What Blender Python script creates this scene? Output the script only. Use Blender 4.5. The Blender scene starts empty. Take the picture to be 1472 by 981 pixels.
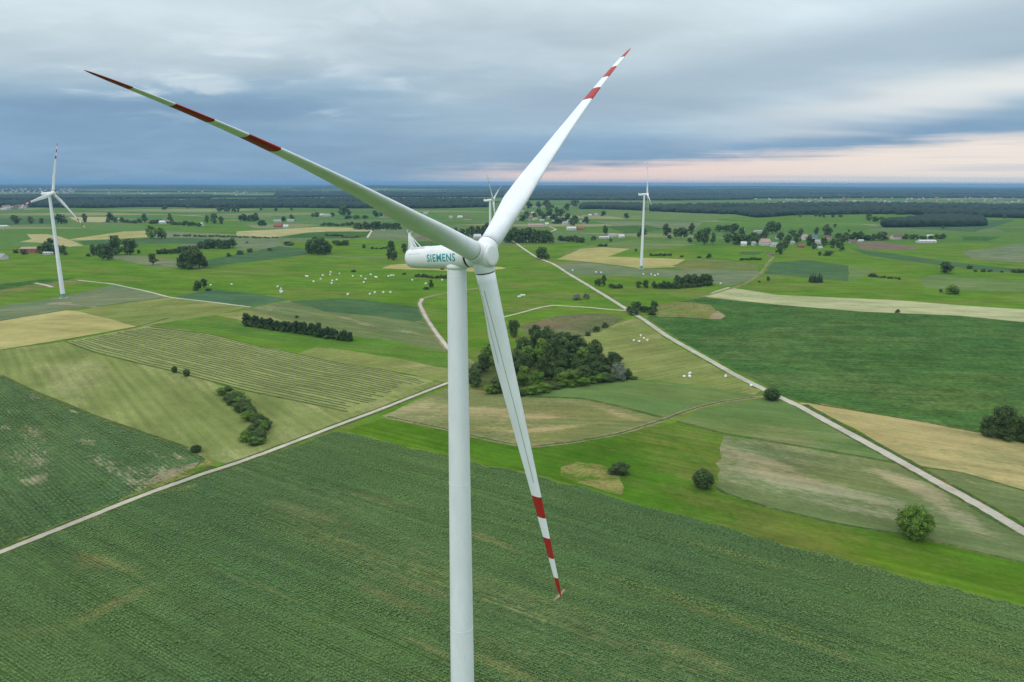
import bpy, bmesh, math, random
import numpy as np
from mathutils import Vector, Matrix
from mathutils.geometry import delaunay_2d_cdt

R = math.radians
scene = bpy.context.scene
COL = scene.collection
rng = np.random.default_rng(7)
random.seed(7)

# ------------------------------------------------------------------ camera
CAM_H = 107.6            # drone height above the plain
PITCH, ROLL, FPX = R(12.5), R(0.18), 1022.0
cam = bpy.data.cameras.new('camera'); cam_o = bpy.data.objects.new('camera', cam); COL.objects.link(cam_o)
cam.sensor_width = 36.0; cam.lens = FPX / 1472 * 36.0
cam.clip_start = 0.5; cam.clip_end = 200000
cam_o.location = (0, 0, CAM_H)
cam_o.rotation_euler = (Matrix.Rotation(math.pi / 2 - PITCH, 3, 'X') @ Matrix.Rotation(ROLL, 3, 'Z')).to_euler()
scene.camera = cam_o

# ------------------------------------------------------------------ node helpers
class N:
    """small wrapper: socket arithmetic in a node tree"""
    def __init__(s, t, sock): s.t, s.s = t, sock
    def _m(s, op, *a, clamp=False):
        n = s.t.nodes.new('ShaderNodeMath'); n.operation = op; n.use_clamp = clamp
        for i, v in enumerate((s,) + a):
            if isinstance(v, N): s.t.links.new(v.s, n.inputs[i])
            else: n.inputs[i].default_value = v
        return N(s.t, n.outputs[0])
    def __add__(s, o): return s._m('ADD', o)
    __radd__ = __add__
    def __sub__(s, o): return s._m('SUBTRACT', o)
    def __mul__(s, o): return s._m('MULTIPLY', o)
    __rmul__ = __mul__
    def __truediv__(s, o): return s._m('DIVIDE', o)
    def __pow__(s, o): return s._m('POWER', o)
    def f(s, op, *a): return s._m(op, *a)
    def step(s, a, b):                      # smoothstep a..b -> 0..1 (a may exceed b)
        n = s.t.nodes.new('ShaderNodeMapRange'); n.interpolation_type = 'SMOOTHSTEP'
        if a < b: v = (a, b, 0, 1)
        else: v = (b, a, 1, 0)
        s.t.links.new(s.s, n.inputs[0])
        for i in range(4): n.inputs[i + 1].default_value = v[i]
        return N(s.t, n.outputs[0])
    def lin(s, a, b, c, d):
        n = s.t.nodes.new('ShaderNodeMapRange'); s.t.links.new(s.s, n.inputs[0])
        for i, v in enumerate((a, b, c, d)): n.inputs[i + 1].default_value = v
        return N(s.t, n.outputs[0])
def setin(t, sock, v):
    if isinstance(v, N): t.links.new(v.s, sock)
    elif isinstance(v, (tuple, list)): sock.default_value = (*v[:3], 1) if len(sock.default_value) == 4 else v
    else: sock.default_value = v
def mixc(t, fac, a, b, mode='MIX'):
    n = t.nodes.new('ShaderNodeMix'); n.data_type = 'RGBA'; n.blend_type = mode
    setin(t, n.inputs[0], fac); setin(t, n.inputs[6], a); setin(t, n.inputs[7], b)
    return N(t, n.outputs[2])
def scalec(t, col, k):                      # colour times scalar
    n = t.nodes.new('ShaderNodeVectorMath'); n.operation = 'SCALE'
    setin(t, n.inputs[0], col); setin(t, n.inputs[3], k)
    return N(t, n.outputs[0])
DIM = ['3D']
def noise(t, vec, scale, detail=3.0, rough=0.5, dist=0.0, color=False):
    n = t.nodes.new('ShaderNodeTexNoise'); n.noise_dimensions = DIM[0]; n.inputs['Scale'].default_value = scale
    n.inputs['Detail'].default_value = detail; n.inputs['Roughness'].default_value = rough
    n.inputs['Distortion'].default_value = dist
    if vec is not None: t.links.new(vec.s, n.inputs['Vector'])
    return N(t, n.outputs['Color' if color else 'Fac'])
def mapping(t, vec, loc=(0, 0, 0), rot=(0, 0, 0), sc=(1, 1, 1)):
    n = t.nodes.new('ShaderNodeMapping'); t.links.new(vec.s, n.inputs[0])
    n.inputs[1].default_value = loc; n.inputs[2].default_value = rot; n.inputs[3].default_value = sc
    return N(t, n.outputs[0])
def sep(t, vec):
    n = t.nodes.new('ShaderNodeSeparateXYZ'); t.links.new(vec.s, n.inputs[0])
    return [N(t, o) for o in n.outputs]
def comb(t, x, y, z):
    n = t.nodes.new('ShaderNodeCombineXYZ')
    for i, v in enumerate((x, y, z)): setin(t, n.inputs[i], v)
    return N(t, n.outputs[0])
def ramp(t, fac, stops, interp='LINEAR'):
    n = t.nodes.new('ShaderNodeValToRGB'); n.color_ramp.interpolation = interp
    e = n.color_ramp.elements
    while len(e) < len(stops): e.new(0.5)
    for el, (p, c) in zip(e, stops): el.position = p; el.color = (*c, 1)
    t.links.new(fac.s, n.inputs[0]); return N(t, n.outputs[0])

# ------------------------------------------------------------------ sky, sun, exposure
SUN_AZ, SUN_EL = R(-140), R(42)      # azimuth from +Y towards +X
world = bpy.data.worlds.new('World'); scene.world = world; world.use_nodes = True
def build_world():
    t = world.node_tree; t.nodes.clear()
    tc = t.nodes.new('ShaderNodeTexCoord'); d = N(t, tc.outputs['Generated'])
    x, y, z = sep(t, d)
    el = z.f('ARCSINE') * (180 / math.pi)
    az = x.f('ARCTAN2', y) * (180 / math.pi)
    zz = z.f('MAXIMUM', 0.0) + 0.15
    cp = comb(t, x / zz, y / zz, 0.0)                     # cloud-deck coordinates
    n1 = noise(t, mapping(t, cp, rot=(0, 0, R(18)), sc=(0.42, 0.8, 1)), 1.0, 4, 0.5)
    n2 = noise(t, mapping(t, cp, loc=(5, 3, 0), rot=(0, 0, R(-12)), sc=(0.7, 0.9, 1)), 2.8, 6, 0.55, 0.25)
    n3 = noise(t, mapping(t, cp, loc=(9, -4, 2), sc=(0.5, 1.3, 1)), 1.5, 2, 0.5)
    elw = el + (n1 - 0.5) * (el * 1.1 + 2.0)
    base = ramp(t, elw.lin(0, 90, 0, 1), [
        (0.0, (.19, .312, .46)), (0.04, (.198, .325, .475)), (0.058, (.285, .415, .535)), (0.08, (.41, .515, .59)), (0.108, (.50, .595, .65)), (0.15, (.56, .66, .71)),
        (0.27, (.76, .85, .90)), (0.55, (1.0, 1.07, 1.11)), (1.0, (1.18, 1.24, 1.28))])
    # broken cloud texture
    k = (n2.lin(0.3, 0.72, 0.94, 1.07)) * (n1.lin(0.3, 0.7, 0.95, 1.06))
    col = scalec(t, base, k)
    thin = n2.step(0.50, 0.72) * el.step(2.5, 8.0) * n3.step(0.42, 0.60) * az.step(15, -20)
    col = mixc(t, thin * 0.75, col, (.62, .70, .735))
    # slate bank, higher towards the right
    bank = ((el - (az * 0.115 + 5.0 + (n1 - 0.5) * 5.0)).f('ABSOLUTE')).step(3.8, 0.3) * az.step(-22, 8) * az.step(100, 60)
    col = mixc(t, bank * 0.7, col, (.30, .40, .49))
    # cream opening under the bank
    cream = ((el - (az * 0.115 + 2.35 + (n3 - 0.5) * 2.6)).f('ABSOLUTE')).step(2.1, 0.1) * az.step(7, 34) * az.step(110, 70)
    col = mixc(t, cream * 1.0, col, (.69, .715, .71))
    # pink evening glow low on the right
    streak = noise(t, comb(t, az * 0.035, el * 1.7, 0.0), 1.0, 3, 0.55)
    top = az.f('MINIMUM', 60.0) * 0.056 + 1.2 + (streak - 0.5) * 1.8 + (n2 - 0.5) * 0.8
    glow = (el - top).step(0.45, -0.6) * az.step(-13, 4) * az.step(120, 75)
    pink = mixc(t, az.step(4, 34), (.85, .63, .555), (.87, .755, .66))
    pink = mixc(t, streak.step(0.46, 0.66) * 0.8, pink, (.64, .61, .61))
    col = mixc(t, glow * 0.9, col, pink)
    haze = el.step(1.1, 0.0) * az.step(14, 34) * az.step(120, 80)
    col = mixc(t, haze * 0.5, col, (.64, .66, .645))
    below = el.step(-0.2, -3.0)
    col = mixc(t, below, col, (.10, .14, .09))
    sky = t.nodes.new('ShaderNodeTexSky'); sky.sky_type = 'NISHITA'; sky.sun_disc = False
    sky.sun_elevation = SUN_EL; sky.sun_rotation = SUN_AZ; sky.altitude = 200
    bg1 = t.nodes.new('ShaderNodeBackground'); t.links.new(sky.outputs[0], bg1.inputs[0]); bg1.inputs[1].default_value = 0.05
    bg2 = t.nodes.new('ShaderNodeBackground'); t.links.new(col.s, bg2.inputs[0]); bg2.inputs[1].default_value = 1.0
    mx = t.nodes.new('ShaderNodeMixShader'); mx.inputs[0].default_value = 0.93
    out = t.nodes.new('ShaderNodeOutputWorld')
    t.links.new(bg1.outputs[0], mx.inputs[1]); t.links.new(bg2.outputs[0], mx.inputs[2]); t.links.new(mx.outputs[0], out.inputs[0])
DIM[0] = '2D'; build_world(); DIM[0] = '3D'
world.cycles.sampling_method = 'MANUAL'; world.cycles.sample_map_resolution = 256
sun = bpy.data.lights.new('sun', 'SUN'); sun.energy = 0.7; sun.angle = R(25); sun.color = (1.0, 0.95, 0.88)
sun_o = bpy.data.objects.new('sun', sun); COL.objects.link(sun_o)
sd = Vector((math.sin(SUN_AZ) * math.cos(SUN_EL), math.cos(SUN_AZ) * math.cos(SUN_EL), math.sin(SUN_EL)))
sun_o.rotation_euler = sd.to_track_quat('Z', 'Y').to_euler()
vs = scene.view_settings
vs.view_transform = 'Standard'; vs.look = 'None'; vs.exposure = 0.25; vs.gamma = 1.0
scene.cycles.use_denoising = True; scene.cycles.denoiser = 'OPENIMAGEDENOISE'; scene.cycles.denoising_input_passes = 'RGB_ALBEDO_NORMAL'; scene.cycles.denoising_prefilter = 'NONE'; scene.cycles.use_adaptive_sampling = True; scene.cycles.adaptive_threshold = 0.015
scene.cycles.max_bounces = 5; scene.cycles.volume_bounces = 1
scene.cycles.diffuse_bounces = 3

# ------------------------------------------------------------------ pixel -> ground
cp_, sp_ = math.cos(PITCH), math.sin(PITCH)
cr_, sr_ = math.cos(ROLL), math.sin(ROLL)
BUMPS = []            # (x, y, sx, sy, angle, height)
def hgt(x, y):
    """gently rolling plain"""
    x = np.asarray(x, float); y = np.asarray(y, float)
    r = np.hypot(x, y)
    m = np.clip((r - 220) / 260, 0, 1) * (0.35 + 0.65 * np.exp(-(r / 3000) ** 2))
    z = 1.5 * np.sin(x / 93 + 1.1) * np.sin(y / 117 + .4) + 1.7 * np.sin((x + .6 * y) / 171 + 2.) + 1.2 * np.sin((y - .5 * x) / 141 + .7)
    z = z * m * 1.25
    for bx_, by_, sx, sy, an, hh in BUMPS:
        dx, dy = x - bx_, y - by_
        c, s = math.cos(an), math.sin(an)
        u, v = (dx * c + dy * s) / sx, (-dx * s + dy * c) / sy
        z = z + hh * np.exp(-(u * u + v * v))
    # low wooded ridge on the horizon
    rr = np.clip((r - 11000) / 5000, 0, 1) * np.clip((40000 - r) / 15000, 0, 1)
    az = np.arctan2(x, np.maximum(y, 1))
    z = z + rr * (26 + 22 * np.exp(-((az - .18) / .22) ** 2) + 9 * np.sin(az * 23) + 5 * np.sin(az * 61 + 1))
    return z
def ray(u, v):
    u = (u - 736.0); v = (v - 490.5)
    a, b = cr_ * u + sr_ * v, -sr_ * u + cr_ * v
    xc, yc = a / FPX, -b / FPX
    return xc, cp_ + yc * sp_, -sp_ + yc * cp_
def G(u, v):
    dx, dy, dz = ray(u, v)
    h = 0.0
    for _ in range(14):
        t = (CAM_H - h) / max(-dz, 1e-4)
        t = min(t, 60000)
        h = 0.5 * h + 0.5 * float(hgt(dx * t, dy * t))
    return np.array([dx * t, dy * t, float(hgt(dx * t, dy * t))])
def depth(P): return P[1] * cp_ + (CAM_H - P[2]) * sp_
def mpp(P): return depth(P) / FPX            # metres per photo pixel at a point
_k = G(985, 447); BUMPS.append((_k[0], _k[1], 34, 20, R(-12), 8.0))
_k = G(830, 462); BUMPS.append((_k[0], _k[1], 55, 32, R(10), 4.0))

# ------------------------------------------------------------------ object helpers
def mesh_obj(name, verts, faces, mat, parent=None, smooth=False, kind=None):
    me = bpy.data.meshes.new(name)
    me.from_pydata([tuple(map(float, v)) for v in verts], [], [tuple(map(int, f)) for f in faces])
    if smooth: me.polygons.foreach_set('use_smooth', [True] * len(me.polygons))
    me.update()
    return link(name, me, mat, parent, kind)
def np_mesh(name, V, F):
    """fast mesh from numpy arrays; F is (n,k)"""
    me = bpy.data.meshes.new(name)
    V = np.ascontiguousarray(V, np.float32); F = np.ascontiguousarray(F, np.int32)
    n, k = F.shape
    me.vertices.add(len(V)); me.vertices.foreach_set('co', V.ravel())
    me.loops.add(n * k); me.loops.foreach_set('vertex_index', F.ravel())
    me.polygons.add(n); me.polygons.foreach_set('loop_start', np.arange(0, n * k, k, dtype=np.int32))
    me.polygons.foreach_set('loop_total', np.full(n, k, np.int32))
    me.update(calc_edges=True); return me
def link(name, me, mat, parent=None, kind=None):
    o = bpy.data.objects.new(name, me); COL.objects.link(o)
    if mat is not None and not me.materials: me.materials.append(mat)
    if parent is not None: o.parent = parent
    if kind: o['kind'] = kind
    return o
def thing(name, label, cat, loc=(0, 0, 0), group=None, rotz=0.0, scale=None):
    o = bpy.data.objects.new(name, None); COL.objects.link(o)
    o.empty_display_size = 0.5
    o.location = tuple(map(float, loc)); o.rotation_euler = (0, 0, rotz)
    if scale is not None: o.scale = scale
    return tag(o, label, cat, group)
def tag(o, label, cat, group=None):
    o['label'] = label; o['category'] = cat
    if group: o['group'] = group
    return o

# ------------------------------------------------------------------ materials
def new_mat(name):
    m = bpy.data.materials.new(name); m.use_nodes = True
    t = m.node_tree; b = t.nodes['Principled BSDF']
    return m, t, b
def objco(t):
    return N(t, t.nodes.new('ShaderNodeTexCoord').outputs['Object'])
def bump(t, b, h, strength=0.5, dist=0.1):
    n = t.nodes.new('ShaderNodeBump'); n.inputs['Strength'].default_value = strength; n.inputs['Distance'].default_value = dist
    t.links.new(h.s, n.inputs['Height']); t.links.new(n.outputs[0], b.inputs['Normal'])
def paint(name, col, rough=0.45, dirt=0.08, scale=0.6):
    m, t, b = new_mat(name)
    p = objco(t)
    n = noise(t, mapping(t, p, sc=(1, 1, .25)), scale, 5, 0.6)
    c = scalec(t, col, n.lin(0.3, 0.7, 1 - dirt, 1 + dirt * .3))
    t.links.new(c.s, b.inputs['Base Color']); b.inputs['Roughness'].default_value = rough
    b.inputs['Specular IOR Level'].default_value = 0.35
    return m
def plain(name, col, rough=0.8, var=0.15, scale=1.5):
    m, t, b = new_mat(name)
    n = noise(t, objco(t), scale, 4, 0.6)
    c = scalec(t, col, n.lin(0.3, 0.7, 1 - var, 1 + var))
    t.links.new(c.s, b.inputs['Base Color']); b.inputs['Roughness'].default_value = rough
    b.inputs['Specular IOR Level'].default_value = 0.2
    return m
def spotted(t, p, base, spots, gain=0.2):
    """thin or bare places: (photo px, radii in metres, direction) added to a patch noise"""
    for u, v, rx, ry, an in spots:
        P = G(u, v); a = math.atan2(*(G(u + math.cos(an) * 8, v + math.sin(an) * 8) - P)[[1, 0]])
        q = mapping(t, p, rot=(0, 0, 0), loc=(-P[0], -P[1], 0)); q = mapping(t, q, rot=(0, 0, -a)); q = mapping(t, q, sc=(1 / rx, 1 / ry, 0))
        n = t.nodes.new('ShaderNodeVectorMath'); n.operation = 'LENGTH'; t.links.new(q.s, n.inputs[0])
        base = base + N(t, n.outputs['Value']).step(1.0, 0.0) * gain
    return base
def field_mat(name, c1, c2, c3=None, patch=(0.55, 0.7), patch_scale=0.03, rowdir=0.0, row=0.0, rowamt=0.2,
              streak=0.15, fine=0.25, big=0.012, fscale=1.0, tram=0.0, pst=0.4, spots=(), drift=0.16):
    """crop or grass: large tone drift, streaks along the rows, fine tufts, optional bare patches and rows"""
    m, t, b = new_mat(name); DIM[0] = '2D'
    p = objco(t)
    q = mapping(t, p, rot=(0, 0, -rowdir))                     # x along the rows
    n1 = noise(t, p, big, 5, 0.6)
    col = mixc(t, n1.step(0.32, 0.68), c1, c2)
    if c3 is not None:
        pn = noise(t, mapping(t, q, sc=(pst, 1, 1)), patch_scale, 5, 0.62)
        pn2 = noise(t, mapping(t, q, sc=(.3, 1, 1)), 0.8, 3, 0.7)
        pn = spotted(t, p, pn, spots)
        col = mixc(t, (pn + (pn2 - 0.5) * 0.42).step(*patch), col, c3)
    st = noise(t, mapping(t, q, sc=(0.03, 1, 1)), 0.33, 4, 0.6)
    k = st.lin(0.25, 0.75, 1 - streak, 1 + streak)
    f1 = noise(t, mapping(t, q, sc=(0.55, 1, 1)), fscale, 3, 0.7)
    f2 = noise(t, p, fscale * 0.17, 3, 0.6)
    k = k * f1.lin(0.25, 0.75, 1 - fine, 1 + fine) * f2.lin(0.25, 0.75, 1 - fine * .5, 1 + fine * .5)
    md = noise(t, mapping(t, q, loc=(31, 17, 0), sc=(0.5, 1, 1)), 0.055, 4, 0.62)
    k = k * md.lin(0.28, 0.72, 1 - drift, 1 + drift)
    yl = noise(t, mapping(t, q, loc=(-80, 45, 0), sc=(0.35, 1, 1)), 0.03, 4, 0.6)
    col = mixc(t, yl.step(0.42, 0.70) * (0.5 if c1[0] < .15 else 0.1), col, mixc(t, 1.0, col, (1.30, 1.0, 0.95), 'MULTIPLY'))
    h = f1
    if row > 0:
        x, y, z = sep(t, q)
        ph = (y + (noise(t, mapping(t, q, sc=(.3, 1, 1)), 0.02, 3) - 0.5) * 6.0) * (2 * math.pi / row)
        s = ph.f('SINE')
        wob = noise(t, mapping(t, q, sc=(.2, 1, 1)), 0.12, 3).lin(0.3, 0.7, 0.2, 1.5)
        k = k * (s * wob * rowamt + 1.0)
        h = f1 + s * 0.6
    if tram > 0:
        x, y, z = sep(t, q)
        w = (y * (1 / tram)).f('FRACT')
        line = (w - 0.5).f('ABSOLUTE').step(0.06, 0.02)
        k = k * (line * (-0.10) + 1.0)
    col = scalec(t, col, k)
    t.links.new(col.s, b.inputs['Base Color']); b.inputs['Roughness'].default_value = 0.95
    b.inputs['Specular IOR Level'].default_value = 0.0
    bump(t, b, h, 0.6, 0.25)
    DIM[0] = '3D'
    return m

MAT = {}
MAT['white'] = paint('turbine_white', (.83, .865, .91), 0.40, 0.10, 0.5)
MAT['white_hub'] = paint('hub_white', (.82, .84, .86), 0.42, 0.10)
MAT['red'] = paint('blade_red', (.40, .022, .018), 0.45, 0.2)
MAT['dark'] = plain('joint_dark', (.035, .035, .032), 0.7)
MAT['strip'] = plain('strip_grey', (.22, .225, .22), 0.7)
MAT['teal'] = paint('letter_teal', (.008, .32, .35), 0.5, 0.05)
MAT['steel'] = paint('galvanised', (.62, .64, .64), 0.5, 0.15)
MAT['green_paint'] = paint('tower_green', (.16, .36, .26), 0.5, 0.15)
MAT['concrete'] = plain('concrete', (.42, .39, .33), 0.9, 0.2, .6)
def leaf_mat(name, c1, c2, var=0.35):
    m, t, b = new_mat(name)
    oi = t.nodes.new('ShaderNodeObjectInfo'); r = N(t, oi.outputs['Random'])
    geo = t.nodes.new('ShaderNodeNewGeometry'); p = N(t, geo.outputs['Position'])
    n = noise(t, p, 0.45, 3, 0.6); n2 = noise(t, p, 2.5, 2, 0.6)
    col = mixc(t, r, c1, c2)
    col = scalec(t, col, n.lin(0.3, 0.7, 1 - var, 1 + var) * n2.lin(0.25, 0.75, 0.7, 1.3))
    t.links.new(col.s, b.inputs['Base Color']); b.inputs['Roughness'].default_value = 0.75
    b.inputs['Specular IOR Level'].default_value = 0.15
    return m
MAT['leaf'] = leaf_mat('leaf_dark', (.062, .105, .034), (.095, .145, .046))
MAT['leaf_light'] = leaf_mat('leaf_light', (.115, .205, .034), (.145, .235, .042))
MAT['leaf_grey'] = leaf_mat('leaf_silver', (.17, .21, .15), (.21, .25, .18), 0.25)
MAT['needle'] = leaf_mat('needle', (.045, .085, .036), (.062, .105, .045))
MAT['far_leaf'] = leaf_mat('far_leaf', (.020, .038, .024), (.026, .044, .026), 0.4)
MAT['bark'] = plain('bark', (.075, .058, .042), 0.9, 0.3, 6)
MAT['bale'] = plain('bale_wrap', (.80, .82, .80), 0.35, 0.06, 2)
MAT['hay'] = plain('swath_hay', (.098, .118, .042), 0.95, 0.3, .8)
# maize
G1, G2 = G(480, 621), G(1472, 873)
ROW = math.atan2(G2[1] - G1[1], G2[0] - G1[0])
SPOTS_M = [(128, 806, 12, 6, .5), (170, 812, 16, 5, .3), (330, 828, 26, 2.2, .40), (400, 852, 18, 1.8, .42), (120, 885, 20, 7, -.4), (165, 870, 16, 4, -.5), (30, 905, 14, 7, .3),
           (725, 785, 24, 3.0, .42), (690, 772, 8, 3, .4), (720, 960, 16, 2.5, .4), (625, 935, 16, 2.2, .4), (270, 700, 12, 4, -.3), (1205, 945, 26, 5, .35), (1390, 905, 22, 6, .3), (1020, 880, 30, 4, .35), (1000, 945, 20, 4, .35),
           (620, 850, 24, 3, .38), (560, 862, 20, 3, .38), (430, 735, 24, 5, .3), (1440, 945, 18, 4, .3), (1060, 800, 26, 4, .30), (560, 720, 30, 4, .2)]
MAT['maize_ground'] = field_mat('maize_ground', (.062, .118, .038), (.076, .138, .040), (.165, .185, .07), (0.60, 0.80), 0.018, ROW, 0.85, 0.2, 0.28, 0.30, pst=.12, spots=SPOTS_M)
def plant_mat(name, c1, c2, c3):
    m, t, b = new_mat(name); DIM[0] = '2D'
    p = objco(t); q = mapping(t, p, rot=(0, 0, -ROW))
    n1 = noise(t, p, 0.011, 4, 0.55)
    col = mixc(t, n1.step(0.35, 0.65), c1, c2)
    st = noise(t, mapping(t, q, sc=(0.10, 1, 1)), 0.085, 4, 0.6)
    col = mixc(t, spotted(t, p, st, SPOTS_M).step(0.52, 0.84), col, c3)
    f = noise(t, p, 1.3, 2, 0.6); lo = noise(t, mapping(t, q, sc=(.04, 1, 1)), 0.4, 3)
    col = scalec(t, col, f.lin(0.3, 0.7, 0.78, 1.22) * lo.lin(0.3, 0.7, 0.80, 1.20))
    t.links.new(col.s, b.inputs['Base Color']); b.inputs['Roughness'].default_value = 0.6
    b.inputs['Specular IOR Level'].default_value = 0.25
    DIM[0] = '3D'
    return m
MAT['maize'] = plant_mat('maize_leaf', (.098, .185, .060), (.115, .205, .058), (.17, .225, .06))
A_, B_, C_ = (-0.35), 0.0, 0.3
DIRL = ROW
FIELD = {
 'meadow':   field_mat('meadow_vivid', (.082, .175, .018), (.108, .205, .023), (.14, .18, .042), (.50, .68), .02, R(-8), 0, 0, .16, .16),
 'meadow_b': field_mat('meadow_bright', (.058, .140, .012), (.080, .165, .014), (.125, .16, .034), (.47, .70), .02, ROW, 4.5, .05, .14, .14, drift=.22),
 'meadow_d': field_mat('meadow_deep', (.074, .165, .025), (.098, .188, .031), (.13, .175, .05), (.50, .70), .015, R(-20), 0, 0, .18, .18),
 'mown':     field_mat('mown_pale', (.165, .205, .062), (.195, .23, .075), (.25, .265, .11), (.51, .68), .02, R(-52), 5.5, .07, .10, .12),
 'mown_r':   field_mat('mown_olive', (.160, .200, .055), (.20, .228, .072), (.25, .25, .10), (.50, .66), .02, R(35), 4.0, .08, .14, .14),
 'swath':    field_mat('swath_ground', (.215, .25, .085), (.245, .275, .10), None, rowdir=R(-40), streak=.1, fine=.15),
 'wheat':    field_mat('wheat_gold', (.33, .30, .115), (.37, .33, .135), (.27, .285, .105), (.51, .68), .018, R(-15), 0, 0, .08, .09),
 'wheat_r':  field_mat('wheat_tan', (.355, .295, .125), (.39, .325, .145), (.27, .255, .11), (.50, .66), .02, R(-28), 0, 0, .12, .10),
 'wheat_g':  field_mat('wheat_green', (.105, .175, .052), (.125, .195, .062), (.17, .20, .085), (.52, .70), .02, R(-20), 0, 0, .10, .10),
 'barley':   field_mat('barley_beige', (.345, .36, .19), (.39, .40, .22), (.30, .32, .165), (.50, .66), .02, R(-16), 0, 0, .10, .08),
 'grey':     field_mat('oat_grey_green', (.125, .175, .09), (.145, .19, .10), (.18, .205, .11), (.50, .68), .012, R(20), 0, 0, .10, .08, tram=20),
 'grey_w':   field_mat('worn_grain', (.115, .16, .060), (.14, .178, .072), (.25, .255, .145), (.55, .76), .016, R(-30), 0, 0, .2, .14, pst=.3, spots=[(590, 478, 28, 10, .2), (525, 466, 26, 9, .25), (500, 458, 20, 6, .2), (1200, 705, 40, 9, .2), (1130, 690, 25, 8, .2), (1330, 705, 30, 9, .5), (1390, 750, 34, 9, .55), (1090, 660, 22, 6, .3), (1250, 735, 34, 7, .2), (1290, 690, 24, 8, .4), (1390, 690, 16, 4, .5)]),
 'tanpatch': field_mat('worn_meadow', (.145, .178, .062), (.17, .192, .072), (.30, .27, .135), (.55, .76), .016, R(-5), 0, 0, .15, .14, pst=.4, spots=[(860, 585, 34, 9, .2), (900, 600, 26, 7, .3), (590, 588, 22, 8, -.3), (700, 590, 20, 8, 0), (800, 615, 40, 6, -.1), (780, 600, 24, 7, 0)]),
 'crop_d':   field_mat('crop_dark', (.050, .115, .031), (.064, .133, .034), (.085, .14, .042), (.51, .68), .014, R(-10), 1.5, .12, .24, .42, fscale=.6),
 'crop_b':   field_mat('crop_blue_green', (.060, .122, .052), (.072, .135, .056), None, rowdir=R(-12), row=3.0, rowamt=.18, streak=.14, fine=.16),
 'potato':   field_mat('potato_rows', (.062, .130, .062), (.075, .145, .07), None, rowdir=R(5), row=4.0, rowamt=.32, streak=.10, fine=.15),
 'crop_p':   field_mat('crop_patchy', (.062, .115, .042), (.080, .135, .050), (.25, .24, .14), (.58, .76), .03, R(-42), 1.5, .15, .2, .28, pst=.35, spots=[(45, 572, 16, 7, .6), (20, 590, 10, 6, .5), (50, 690, 9, 9, .8), (20, 735, 14, 6, .9), (48, 757, 8, 5, 0), (215, 650, 20, 4, .4), (255, 655, 14, 3, .5), (130, 635, 14, 6, .7), (5, 615, 8, 5, .6), (105, 590, 10, 4, .5)]),
 'tan':      field_mat('stubble_tan', (.33, .31, .145), (.38, .345, .17), None, rowdir=R(10), streak=.12, fine=.1),
 'olive':    field_mat('rough_olive', (.135, .165, .055), (.165, .175, .065), (.12, .19, .04), (.5, .7), .05, 0, 0, 0, .1, .3),
 'heath':    field_mat('heath_brown', (.105, .135, .055), (.135, .145, .065), (.15, .12, .075), (.5, .7), .06, 0, 0, 0, .1, .35),
 'weeds':    field_mat('dry_weeds', (.20, .195, .06), (.235, .21, .075), (.085, .16, .02), (.44, .60), .08, 0, 0, 0, .1, .35),
 'margin':   field_mat('weedy_margin', (.060, .105, .030), (.085, .12, .038), (.13, .13, .05), (.5, .7), .12, 0, 0, 0, .1, .4),
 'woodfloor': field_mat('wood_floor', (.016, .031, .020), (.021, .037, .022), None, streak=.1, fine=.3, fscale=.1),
 'soil':     field_mat('bare_soil', (.235, .205, .125), (.28, .235, .145), (.15, .175, .07), (.55, .72), .08, 0, 0, 0, .1, .25),
 'plough':   field_mat('ploughed', (.155, .125, .085), (.185, .145, .10), None, rowdir=R(-30), row=4, rowamt=.2, streak=.2, fine=.2),
 'gravel':   field_mat('gravel', (.43, .40, .33), (.49, .455, .38), (.33, .315, .23), (.6, .8), .1, 0, 0, 0, .05, .12),
 'track':    field_mat('dirt_track', (.20, .185, .105), (.26, .225, .135), (.11, .155, .045), (.5, .7), .15, 0, 0, 0, .1, .3),
}
# far plain: patchwork of strips and woods too far off to pick apart
def ground_mat():
    m, t, b = new_mat('far_plain'); DIM[0] = '2D'
    p = objco(t)
    def cells(rot, sc, scale):
        n = t.nodes.new('ShaderNodeTexVoronoi'); n.inputs['Scale'].default_value = scale
        t.links.new(mapping(t, p, rot=(0, 0, rot), sc=sc).s, n.inputs['Vector'])
        return N(t, n.outputs['Color'])
    c1 = cells(R(12), (.45, 1.0, 1), 0.0062); r1, g1, b1 = sep(t, c1)
    pal = ramp(t, r1, [(0, (.075, .155, .03)), (.22, (.095, .175, .036)), (.38, (.115, .165, .068)), (.52, (.085, .165, .055)),
                       (.62, (.22, .22, .11)), (.70, (.085, .155, .036)), (.80, (.28, .255, .14)), (.87, (.10, .165, .045)), (.94, (.13, .17, .09))], 'CONSTANT')
    c2 = cells(R(-8), (.5, 1, 1), 0.0013); r2, g2, b2 = sep(t, c2)
    pal = mixc(t, 0.25, pal, scalec(t, (.12, .20, .05), r2.lin(0, 1, .8, 1.2)))
    # woods beyond the nearer villages
    x, y, z = sep(t, p)
    d = (x * x + y * y) ** 0.5
    wn = noise(t, mapping(t, p, sc=(.5, 1, 1)), 0.0006, 5, 0.55)
    wood = (wn + d.lin(3000, 14000, -0.12, 0.13)).step(0.50, 0.53) * d.step(3200, 4200)
    col = mixc(t, wood, pal, (.018, .034, .022))
    dots = noise(t, p, 0.02, 3, 0.7).step(0.66, 0.72) * d.step(1500, 2500)
    col = mixc(t, dots * 0.8, col, (.03, .06, .03))
    f = noise(t, p, 0.09, 4, 0.6)
    col = scalec(t, col, f.lin(.25, .75, .82, 1.18))
    t.links.new(col.s, b.inputs['Base Color']); b.inputs['Roughness'].default_value = 0.95
    b.inputs['Specular IOR Level'].default_value = 0.0
    return m
MAT['plain'] = ground_mat(); DIM[0] = '3D'

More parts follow.
